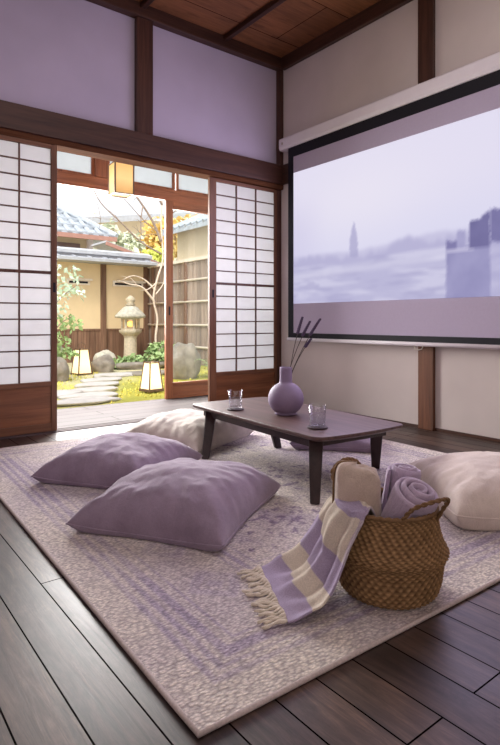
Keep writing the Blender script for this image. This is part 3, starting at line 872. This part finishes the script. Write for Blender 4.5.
rnd = random.Random(77); m = MB()
for i in range(5200):
    x, y = rnd.uniform(1.6, 6.6), rnd.uniform(5.2, 10.5)
    if fbm(x * 1.3, y * 1.3, 4) < -.12 or abs((x - 2.45) - (y - 6.6) * .60) < .34 + .1 * fbm(x * 3, y * 3, 0): continue
    z = ground_h(x, y); hh = rnd.uniform(.012, .035); a = rnd.uniform(0, PI); w_ = rnd.uniform(.01, .022); dx, dy = math.cos(a) * w_, math.sin(a) * w_
    m.add([(x - dx, y - dy, z - .005), (x + dx, y + dy, z - .005), (x + dx * .3 + dy, y + dy * .3 - dx, z + hh), (x - dx * .3 + dy, y - dy * .3 - dx, z + hh)], [(0, 1, 2, 3)])
tag(m.build('moss', plain('moss_tuft', (206, 196, 96), .95, .1, .35, 3)), 'yellow-green moss covering the garden ground beside the stone path', 'moss', None, 'stuff')
def rockmesh(sx, sy, sz, seed, sub=3, flat=.0):
    bm = bmesh.new(); bmesh.ops.create_icosphere(bm, subdivisions=sub, radius=1)
    vs = []
    for v in bm.verts:
        p = v.co.copy(); f = fbm(p.x * 1.1 + seed, p.y * 1.1, p.z * 1.1 + seed, 4)
        p = p * (1 + .22 * f)
        z = p.z
        if flat and z > flat: z = flat + (z - flat) * .12
        vs.append((p.x * sx, p.y * sy, (z + .62) * sz))
    fs = [tuple(v.index for v in f.verts) for f in bm.faces]; bm.free()
    return MB().add(vs, fs)
# stepping stones
stones = [(2.60, 6.80, .50, .26, 'stepping stone nearest the veranda edge'), (2.90, 7.32, .42, .22, 'second stepping stone from the veranda'), (3.20, 7.88, .38, .22, 'third stepping stone from the veranda'),
          (3.46, 8.42, .36, .22, 'fourth stepping stone from the veranda'), (3.78, 9.02, .36, .24, 'fifth stepping stone from the veranda'), (4.28, 9.60, .40, .26, 'farthest stepping stone of the garden path')]
for i, (x, y, a, b, lab) in enumerate(stones):
    o = rockmesh(a, b, .07, i * 3.3 + 1, 3, .25).build('stepping_stone', M['step'], loc=(x, y, ground_h(x, y) - .015), smooth=True)
    tag(o, lab, 'stepping stone', 'stepping stones of the garden path')
o = rockmesh(.62, .34, .06, 20.2, 3, .25).build('stone_slab', M['step'], loc=(2.35, 7.75, GZ - .01), smooth=True); tag(o, 'broad pale stone slab left of the stepping stone path', 'stone')
o = rockmesh(.62, .42, .16, 31.0, 3, .35).build('stone_slab', M['rock'], loc=(5.55, 11.1, GZ - .02), smooth=True); tag(o, 'flat grey rock slab before the stone lantern', 'stone')
o = rockmesh(.55, .34, .09, 36.0, 3, .3).build('stone_slab', M['rock'], loc=(4.95, 9.6, GZ - .02), smooth=True); tag(o, 'low flat rock on the moss behind the right floor lamp', 'stone')
for x, y, sx, sy, sz, lab, mt in ((4.40, 10.50, .23, .22, .24, 'rounded brown rock right of the far paper floor lamp', 'rock'), (3.45, 10.75, .24, .25, .44, 'dark rounded boulder beside the shoji, behind the low boulder', 'rock'),
                                  (3.10, 9.50, .27, .26, .28, 'low grey boulder beside the shoji at the moss edge', 'rock'), (5.35, 12.6, .26, .24, .24, 'small mossy rock at the foot of the dark wall boards', 'stone_moss')):
    tag(rockmesh(sx, sy, sz, x * 7, 4).build('garden_rock', M[mt], loc=(x, y, GZ - .03), smooth=True), lab, 'rock')
# standing rock behind the glass door
tag(rockmesh(.30, .26, .44, 12.5, 4).build('standing_rock', M['rock'], loc=(5.16, 8.6, GZ - .03), smooth=True), 'tall grey standing rock seen through the glass door', 'rock')

# stone lantern
r = thing('stone_lantern', 'old stone lantern with a mossy cap before the ochre wall', 'stone lantern', (6.09, 12.75, GZ))
r.scale = (.78, .78, .78)
MB().lathe([(.42, 0), (.40, .10), (.24, .14), (.215, .2), (.20, .80), (.225, .86)], 24).build('shaft', M['stone'], r, smooth=False, bevel=.01)
MB().lathe([(.22, .86), (.36, .98), (.38, 1.06), (.31, 1.07)], 6, ph=.5).build('platform', M['stone'], r, bevel=.02)
m = MB()
for i in range(6):
    a = 2 * PI * (i + .5) / 6
    m.lathe([(.045, 1.07), (.045, 1.42)], 8, (.25 * math.cos(a), .25 * math.sin(a), 0))
m.lathe([(.30, 1.40), (.30, 1.44)], 6, ph=.5).lathe([(.30, 1.06), (.30, 1.10)], 6, ph=.5)
m.build('fire_box', M['stone'], r)
MB().lathe([(.05, 1.16), (.12, 1.2), (.12, 1.3), (.05, 1.35)], 12).build('glowing_light', M['flame'], r, smooth=True)
pf = [(.30, 1.43), (.49, 1.46), (.50, 1.52), (.44, 1.58), (.32, 1.70), (.22, 1.80), (.12, 1.84)]
MB().lathe(pf, 24, fn=lambda i, k: .02 * fbm(k * .6, i, 2) + (.035 * math.cos(6 * 2 * PI * k / 24) if 0 < i < 3 else 0)).build('roof_cap', M['stone_moss'], r, smooth=True)
ro = r.children[-1]
MB().lathe([(.10, 1.83), (.17, 1.87), (.10, 1.93), (.15, 1.99), (.155, 2.06), (.09, 2.13), (.01, 2.18)], 20).build('finial', M['stone'], ro, smooth=True)

# paper floor lamps in the garden
def andon(label, x, y, sc):
    r = thing('garden_lamp', label, 'garden lamp', (x, y, GZ + .012), R(8), 'glowing paper garden lamps')
    r.scale = (sc, sc, sc)
    a0, a1, h = .14, .09, .5
    MB().box(-a0 - .02, a0 + .02, -a0 - .02, a0 + .02, -.01, .04).build('base', M['lamp_frame'], r, bevel=.005)
    vs = [(sx * a, sy * a, z) for a, z in ((a0, .04), (a1, h)) for sx, sy in ((-1, -1), (1, -1), (1, 1), (-1, 1))]
    MB().add(vs, [(0, 1, 5, 4), (1, 2, 6, 5), (2, 3, 7, 6), (3, 0, 4, 7), (4, 5, 6, 7)]).build('paper_shade', M['lamp_paper'], r)
    m = MB()
    for sx, sy in ((-1, -1), (1, -1), (1, 1), (-1, 1)):
        m.bar((sx * a0, sy * a0, .03), (sx * a1, sy * a1, h + .03), .018)
    for k in range(4):
        p = [(-1, -1), (1, -1), (1, 1), (-1, 1)]; p0, p1 = p[k], p[(k + 1) % 4]
        m.bar((p0[0] * a1, p0[1] * a1, h), (p1[0] * a1, p1[1] * a1, h), .016)
    m.tube([(-a1, 0, h), (-a1 * .8, 0, h + .10), (0, 0, h + .14), (a1 * .8, 0, h + .10), (a1, 0, h)], .006, 6)
    m.build('frame', M['lamp_frame'], r)
    return r
andon('glowing paper floor lamp nearer the glass door, on the moss', 3.84, 7.33, .84)
andon('glowing paper floor lamp beside the brown rock, far left of the path', 3.90, 10.30, .98)

# garden wall: ochre plaster over dark boards, tiled coping
WY = 13.6
gw = thing('garden_wall', 'ochre plaster garden wall with dark lower boards and tiled coping', 'wall', (0, WY, GZ), kind='structure')
MB().box(-2, 7.0, 0, .18, .75, 2.54).build('plaster_panel', M['g_plaster'], gw)
m = MB()
for i in range(57): m.box(-2 + i * .16, -2 + i * .16 + .152, -.02, .16, 0, .80)
m.build('lower_boards', M['g_wood'], gw)
MB().box(-2, 7.1, -.035, .16, .80, .85).build('board_cap', M['g_wood'], gw)
for x in (1.9, 3.8, 5.72, 6.95):
    MB().box(x - .07, x + .07, -.05, .16, 0, 2.54).build('post', M['g_wood'], gw)
m = MB()
for (ya, yb, za, zb_, dz) in ((-.62, .70, 2.53, 2.60, .13), (-.30, .40, 2.74, 2.82, .09)):   # two stacked coping courses with sloping tops
    ym = (ya + yb) / 2
    pr = [(ya, za), (yb, za), (yb, zb_), (ym, zb_ + dz), (ya, zb_)]
    v1 = [(-2.2, b, c) for b, c in pr]; v2 = [(7.0, b, c) for b, c in pr]
    m.add(v1 + v2, [(4, 3, 2, 1, 0), (5, 6, 7, 8, 9)] + [(i, (i + 1) % 5, 5 + (i + 1) % 5, 5 + i) for i in range(5)])
for i in range(23):
    x = -2.0 + i * .4
    m.tube([(x, -.60, 2.61), (x, -.28, 2.68)], .022, 6)
m.box(-2.2, 7.0, -.2, .3, 2.6, 2.76)
m.build('tiled_coping', M['tile_pale'], gw)
for x0, x1 in ((4.76, 5.36), (5.98, 6.86)):
    MB().box(x0, x1, -.03, .02, 1.97, 2.12).box(x0 + .1, x1 + .05, -.08, -.03, 2.08, 2.13).build('vent_frame', M['bamboo'], gw)
    MB().box(x0 + .06, x1 - .06, -.04, .02, 2.01, 2.06).build('vent_slot', M['black'], gw)
# wall lamp, warm
o = MB().lathe([(.05, 0), (.10, .03), (.10, .17), (.05, .2)], 14).build('wall_lamp', M['flame'], loc=(3.42, WY - .16, 1.72), smooth=True); tag(o, 'warm glowing lamp under the wall eave among the leaves', 'lamp')
MB().box(-.02, .02, 0, .17, .18, .22).build('bracket', M['black'], o)

# plank fence running away from the house
FX = 7.04
pf = thing('plank_fence', 'weathered plank fence with pale bamboo rails behind the glass door', 'fence', (FX, 0, GZ))
m = MB()
yy = 6.0
while yy < 13.6:
    w = .19 + .02 * math.sin(yy * 17)
    m.box(.0, .025, yy, yy + w - .008, 0, 2.50 + .02 * math.sin(yy * 31)); yy += w
m.build('plank_panel', M['g_fence'], pf)
for z in (.42, .95, 1.52, 2.05):
    MB().tube([(-.03, 6.0, z), (-.03, 13.58, z)], .028, 10).build('bamboo_rail', M['bamboo'], pf, smooth=True)
MB().box(-.06, .08, 6.0, 13.58, 2.50, 2.58).build('cap_rail', M['bamboo'], pf)
for y in (7.6, 9.6, 11.6, 13.3):
    MB().box(-.05, .0, y - .05, y + .05, 0, 2.5).build('post', M['g_wood'], pf)

# foliage helper: leaf quads
def leaves(blobs, n, size, seed, droop=.3):
    rnd = random.Random(seed); m = MB()
    for i in range(n):
        cx, cy, cz, rx, ry, rz_ = rnd.choice(blobs)
        while True:
            p = Vector((rnd.uniform(-1, 1), rnd.uniform(-1, 1), rnd.uniform(-1, 1)))
            if p.length < 1: break
        p = Vector((cx + p.x * rx, cy + p.y * ry, cz + p.z * rz_))
        d = Vector((rnd.uniform(-1, 1), rnd.uniform(-1, 1), rnd.uniform(-.8, .5) - droop)).normalized()
        s = d.cross(Vector((rnd.uniform(-1, 1), rnd.uniform(-1, 1), rnd.uniform(-1, 1)))).normalized()
        L = size * rnd.uniform(.6, 1.3); w = L * .28
        m.add([p, p + d * L * .5 + s * w, p + d * L, p + d * L * .5 - s * w], [(0, 1, 2, 3)])
    return m
def limbs(paths, rad):
    m = MB()
    for P, r0, r1 in paths:
        P = [Vector(p) for p in P]; out = []
        for i in range(len(P) - 1):
            p0, p1, p2, p3 = P[max(i - 1, 0)], P[i], P[i + 1], P[min(i + 2, len(P) - 1)]
            for j in range(5):
                s = j / 5
                out.append(.5 * ((2 * p1) + (p2 - p0) * s + (2 * p0 - 5 * p1 + 4 * p2 - p3) * s * s + (3 * p1 - p0 - 3 * p2 + p3) * s ** 3))
        out.append(P[-1]); k = len(out)
        m.tube(out, [r0 + (r1 - r0) * i / (k - 1) for i in range(k)], 7)
    return m
# leafy shrub at the left
r = thing('leafy_shrub', 'pale green leafy shrub beside the shoji before the ochre wall', 'shrub', (3.05, 9.75, GZ))
limbs([([(0, 0, 0), (.05, 0, .6), (.0, 0, 1.3), (.15, -.05, 2.0)], .03, .012), ([(.02, 0, .7), (.25, 0, 1.0), (.5, 0, 1.15)], .016, .006), ([(0, 0, 1.2), (.3, 0, 1.5), (.55, 0, 1.7)], .014, .006)], 0).build('stem', M['bark'], r, smooth=True)
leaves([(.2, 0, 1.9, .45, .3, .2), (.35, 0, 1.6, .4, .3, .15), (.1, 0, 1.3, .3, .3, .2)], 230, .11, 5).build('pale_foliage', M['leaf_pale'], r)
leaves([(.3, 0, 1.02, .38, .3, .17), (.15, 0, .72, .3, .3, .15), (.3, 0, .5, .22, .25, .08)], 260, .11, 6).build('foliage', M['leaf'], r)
# low spreading shrub at the lantern's foot
r = thing('spreading_shrub', 'low spreading evergreen shrub at the stone lantern\'s foot', 'shrub', (5.75, 11.3, GZ))
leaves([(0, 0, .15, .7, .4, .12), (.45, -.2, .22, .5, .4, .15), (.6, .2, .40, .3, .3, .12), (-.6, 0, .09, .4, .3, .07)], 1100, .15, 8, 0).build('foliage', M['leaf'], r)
leaves([(.1, .1, .12, .8, .4, .1), (.5, .1, .28, .4, .3, .14)], 500, .15, 9, 0).build('dark_foliage', M['leaf_dark'], r)  # darker green leaf set mixed through the shrub
limbs([([(0, 0, 0), (.2, 0, .2), (.5, 0, .5)], .03, .01), ([(0, 0, 0), (-.3, 0, .1), (-.6, 0, .15)], .025, .01)], 0).build('stem', M['bark'], r)
# fern by the standing rock
r = thing('garden_fern', 'small green fern right of the standing rock, behind glass', 'fern', (5.75, 8.45, GZ))
m = MB(); rnd = random.Random(3)
for i in range(16):
    an = rnd.uniform(0, 2 * PI); L = rnd.uniform(.3, .6)
    for k in range(10):
        s = k / 10; p = Vector((math.cos(an) * L * s, math.sin(an) * L * s, .5 * math.sin(s * 2.2) * L * 1.3 + .02)); d = Vector((math.cos(an), math.sin(an), 0)); q = Vector((-d.y, d.x, 0)); w = .09 * (1 - s * .8)
        for sg in (-1, 1): m.add([p, p + q * sg * w + d * .02, p + q * sg * w * 1.1 + d * .05 - Vector((0, 0, .01)), p + d * .035], [(0, 1, 2, 3)])
m.build('fronds', M['leaf'], r)
MB().lathe([(.05, 0), (.03, .06), (.01, .1)], 8).build('crown', M['bark'], r)
# bare tree with pale twisting trunk by the fence corner
TX, TY = 6.45, 11.9
r = thing('bare_tree', 'bare twisting tree with pale lower boughs and arching twigs by the fence', 'tree', (TX, TY, GZ))
limbs([([(0, 0, 0), (-.1, 0, .6), (-.05, 0, 1.1), (-.16, 0, 1.6), (-.05, 0, 2.1), (.1, 0, 2.6), (.05, 0, 3.4), (.1, 0, 4.4)],   .030, .02),
       ([(-.12, 0, 1.5), (-.45, 0, 1.85), (-.8, 0, 1.92), (-1.1, -.1, 1.98)], .03, .008), ([(-.1, 0, 1.8), (-.35, .1, 2.05), (-.7, 0, 2.12), (-.95, 0, 2.02)], .025, .006), ([(-.05, 0, 2.0), (-.3, 0, 1.82), (-.5, 0, 1.78)], .02, .005),
       ([(-.6, 0, 1.9), (-.75, 0, 2.05), (-1.0, 0, 2.1)], .012, .004), ([(-.1, 0, 1.7), (.1, 0, 1.95), (.15, 0, 2.2)], .02, .008)], 0).build('trunk', M['bark_pale'], r, smooth=True)
br = [([(.05, 0, 2.7), (-.5, 0, 2.95), (-1.0, 0, 3.35), (-1.5, 0, 3.75), (-1.75, 0, 4.2)], .035, .01),
      ([(.05, 0, 3.0), (-.2, 0, 3.5), (-.6, 0, 4.0), (-1.0, 0, 4.4), (-1.2, 0, 4.8)], .05, .012),
      ([(.08, 0, 3.9), (-.15, 0, 4.3), (-.3, 0, 4.7), (-.6, 0, 5.0)], .04, .01), ([(-.6, 0, 4.0), (-.62, 0, 4.5), (-.75, 0, 4.9)], .025, .008), ([(-.45, 0, 3.8), (-.5, 0, 3.4), (-.47, 0, 3.1)], .025, .008),
      ([(.1, 0, 4.3), (.3, 0, 4.8), (.8, 0, 5.2)], .03, .008), ([(.1, 0, 3.6), (.5, -.2, 3.9), (.7, -.3, 4.6), (1.3, -.3, 5.0)], .03, .008), ([(.0, 0, 3.2), (-.4, 0, 3.45), (-.9, 0, 3.9), (-1.1, 0, 4.1)], .02, .006),
      ([(-1.0, 0, 3.35), (-1.2, 0, 3.4), (-1.5, 0, 3.38)], .012, .004), ([(-.3, 0, 4.7), (-.1, 0, 5.0)], .014, .005), ([(.05, 0, 4.6), (0, 0, 5.0), (-.2, 0, 5.3)], .02, .006)]
rnd = random.Random(11)
for P, ra, rb in br:
    tw = [(P, ra * .75, rb * .75)]
    for i in range(4):
        p = Vector(rnd.choice(P[1:])); d = Vector((rnd.uniform(-1, .6), rnd.uniform(-.4, .4), rnd.uniform(-.2, 1))).normalized()
        L = rnd.uniform(.2, .5); tw.append(([p, p + d * L * .5 + Vector((0, 0, .03)), p + d * L], .008, .003))
    limbs(tw, 0).build('branch', M['bark'], r, smooth=True)

# houses and trees beyond the wall
def gable_roof_tiles(m, x0, x1, y0, z0, y1, z1, step=.34, rad=.07):
    x = x0
    while x < x1:
        m.tube([(x, y0, z0 + .02), (x, y1, z1 + .02)], rad, 6); x += step
    m.add([(x0, y0, z0), (x1, y0, z0), (x1, y1, z1), (x0, y1, z1)], [(0, 1, 2, 3)])
r = thing('tiled_house', 'house with grey tiled roof rising above the garden wall', 'house', (0, 0, GZ))
MB().box(1.5, 6.8, 17.4, 20, 0, 3.75).build('wall', M['house_wall'], r)
m = MB(); gable_roof_tiles(m, 0.8, 5.4, 16.5, 3.72, 19.4, 5.4)
x = 5.4
for i in range(6):                                   # hip end: tile runs get shorter
    f = (i + .5) / 6
    m.tube([(5.4 + 2.0 * f, 16.5, 3.74), (5.4 + 2.0 * f, 16.5 + 2.9 * (1 - f), 3.74 + 1.68 * (1 - f))], .07, 6)
m.add([(5.4, 16.5, 3.72), (7.4, 16.5, 3.72), (5.4, 19.4, 5.4)], [(0, 1, 2)])
m.add([(7.4, 16.5, 3.72), (7.4, 22, 3.72), (5.4, 19.4, 5.4)], [(0, 1, 2)])
for k in range(6):
    z = 3.8 + k * .28; m.bar((.8, 16.5 + k * .483, z), (7.2 - k * .34, 16.5 + k * .483, z), .05)
m.tube([(7.4, 16.5, 3.78), (5.4, 19.4, 5.48)], .1, 8)
m.build('tiled_roof', M['tile'], r)
MB().box(.8, 7.4, 16.46, 16.54, 3.60, 3.74).build('eave_board', M['eave'], r)
MB().box(5.2, 6.5, 17.3, 17.42, 2.5, 3.55).build('window', M['house_dark'], r)
MB().box(6.75, 6.9, 17.2, 17.4, 0, 3.7).build('downpipe', M['case'], r)
r = thing('lean_to_shed', 'small shed with a sloping grey roof between the house and the wall', 'shed', (0, 0, GZ))
MB().add([(6.95, 15.2, 0), (8.9, 15.2, 0), (8.9, 15.2, 2.45), (6.95, 15.2, 3.0), (6.95, 15.9, 0), (8.9, 15.9, 0), (8.9, 15.9, 2.45), (6.95, 15.9, 3.0)], [(0, 1, 2, 3), (7, 6, 5, 4), (1, 5, 6, 2), (0, 3, 7, 4), (3, 2, 6, 7)]).build('wall', M['case'], r)
MB().bar((6.35, 15.45, 3.34), (9.3, 15.45, 2.46), 1.1, .06).build('roof', M['tile_pale'], r)
MB().bar((6.35, 14.88, 3.29), (9.3, 14.88, 2.41), .05, .10).build('barge_board', M['eave'], r)
r = thing('far_house', 'distant pale roofed house beyond the hazy trees', 'house', (0, 0, GZ))
MB().box(10.5, 17, 26, 32, 0, 6.4).build('wall', M['house_wall'], r)
m = MB(); m.add([(9.4, 25.0, 5.9), (17.5, 25.0, 7.2), (17.5, 33, 9.4), (9.4, 33, 8.2), (9.4, 25, 5.6), (17.5, 25, 6.9)], [(0, 1, 2, 3), (4, 5, 1, 0)])
m.build('roof', M['tile_pale'], r)
# neighbour's building past the fence
r = thing('neighbour_house', 'tan plastered neighbouring building with a grey roof above the plank fence', 'house', (0, 0, GZ))
MB().box(8.3, 12, 5.5, 14.2, 0, 3.75).build('wall', M['house_wall'], r)
m = MB(); m.add([(7.95, 5.3, 3.70), (7.95, 14.5, 3.70), (10, 14.5, 4.7), (10, 5.3, 4.7), (7.95, 5.3, 3.58), (7.95, 14.5, 3.58)], [(0, 3, 2, 1), (4, 0, 1, 5), (1, 2, 5)])
for i in range(30): m.tube([(7.93, 5.4 + i * .31, 3.72), (10, 5.4 + i * .31, 4.72)], .06, 6)
m.build('tiled_roof', M['tile'], r)
def tree(label, x, y, blobs, n_, size, mats, seed, trunk_h):
    r = thing('garden_tree', label, 'tree', (x, y, GZ), 0, 'trees beyond the garden wall')
    limbs([([(0, 0, 0), (.1, 0, trunk_h * .6), (0, 0, trunk_h)], .14, .05), ([(.05, 0, trunk_h * .5), (.5, 0, trunk_h * .8), (.9, 0, trunk_h)], .07, .03), ([(.05, 0, trunk_h * .5), (-.5, 0, trunk_h * .85), (-.8, 0, trunk_h)], .07, .03)], 0).build('trunk', M['bark'], r)
    leaves(blobs, n_, size, seed).build('crown', M[mats], r)
tree('hazy grey-green tree right of the tiled roof', 8.75, 19.5, [(0, 0, 3.7, .8, .8, .8), (-.4, 0, 4.3, .5, .6, .5), (.5, 0, 4.1, .5, .6, .4)], 900, .28, 'leaf_grey', 21, 4.2)
tree('golden autumn tree behind the bare branches', 11.6, 20.5, [(0, 0, 4.7, 1.3, 1, .9), (1.3, 0, 4.9, 1.2, 1, .9), (-.8, 0, 4.3, .7, .8, .5)], 2000, .30, 'leaf_gold', 22, 5)
tree('lime yellow shrub tree just above the coping', 8.9, 16.9, [(-.2, 0, 3.0, .7, .5, .35), (.2, 0, 3.3, .5, .4, .3)], 900, .2, 'leaf_lime', 23, 2.9)

# ------------------------------------------------------------------ light
w = bpy.data.worlds.new('sky'); SC.world = w; w.use_nodes = True
nt = w.node_tree; nt.nodes.clear()
tc = nt.nodes.new('ShaderNodeTexCoord'); sp_ = nt.nodes.new('ShaderNodeSeparateXYZ'); rp = nt.nodes.new('ShaderNodeValToRGB')
nt.links.new(tc.outputs['Generated'], sp_.inputs[0]); nt.links.new(sp_.outputs['Z'], rp.inputs['Fac'])
rp.color_ramp.elements[0].position = 0; rp.color_ramp.elements[0].color = (1, .985, .97, 1)
rp.color_ramp.elements[1].position = .6; rp.color_ramp.elements[1].color = (.90, .95, 1, 1)
bg = nt.nodes.new('ShaderNodeBackground'); bg.inputs['Strength'].default_value = 1.7
ow = nt.nodes.new('ShaderNodeOutputWorld'); nt.links.new(rp.outputs['Color'], bg.inputs['Color']); nt.links.new(bg.outputs[0], ow.inputs[0])
def area(name, loc, target, sx, sy, power, color, spread=180):
    l = bpy.data.lights.new(name, 'AREA'); l.shape = 'RECTANGLE'; l.size = sx; l.size_y = sy; l.energy = power; l.color = color; l.spread = R(spread)
    o = bpy.data.objects.new(name, l); C.objects.link(o); o.location = loc
    o.rotation_euler = (Vector(target) - Vector(loc)).to_track_quat('-Z', 'Y').to_euler(); return o
area('daylight_from_garden', (2.2, 6.0, 1.75), (2.0, 0, .35), 3.0, 2.0, 520, (1.0, .97, .95))
area('room_ceiling_fill', (1.5, 1.5, 3.2), (1.7, 1.9, 0), 2.6, 2.6, 30, (1.0, .92, .93))  # added overhead fill lamp, no fixture in the room
area('room_low_fill', (-.6, -.8, 1.3), (2.2, 3.0, 1.6), 1.8, 1.8, 15, (1.0, .92, .88))  # added weak fill lamp from behind the camera
area('screen_bounce_fill', (3.3, 2.5, 1.6), (0, 2.9, 1.5), 2.4, 1.2, 31, (.80, .67, 1.0))  # added lamp before the screen, strengthens its lavender light in the room
s = bpy.data.lights.new('soft_sun', 'SUN'); s.energy = 3.0; s.angle = R(20); s.color = (1, .95, .86)
so = bpy.data.objects.new('soft_sun', s); C.objects.link(so); so.location = (0, 8, 8); so.rotation_euler = (R(38), R(-12), R(-30))

# ------------------------------------------------------------------ camera
cam = bpy.data.cameras.new('camera'); co = bpy.data.objects.new('camera', cam); C.objects.link(co)
f = 545.0
cam.sensor_fit = 'VERTICAL'; cam.sensor_height = 36.0; cam.lens = 36.0 * f / 745
cam.shift_y = -(372.5 - 321) / 745
cam.clip_start = .05; cam.clip_end = 200
co.location = (0, 0, .8); yaw = math.atan2(700, f)          # angle from +X towards +Y is 90-yaw
ax = Vector((math.cos(yaw), math.sin(yaw), 0))
co.rotation_euler = ax.to_track_quat('-Z', 'Y').to_euler()
SC.camera = co
SC.view_settings.view_transform = 'Standard'; SC.view_settings.look = 'None'
SC.view_settings.exposure = 0; SC.view_settings.gamma = 1
SC.cycles.use_denoising = True
SC.cycles.max_bounces = 8; SC.cycles.transparent_max_bounces = 16
SC.cycles.sample_clamp_indirect = 6
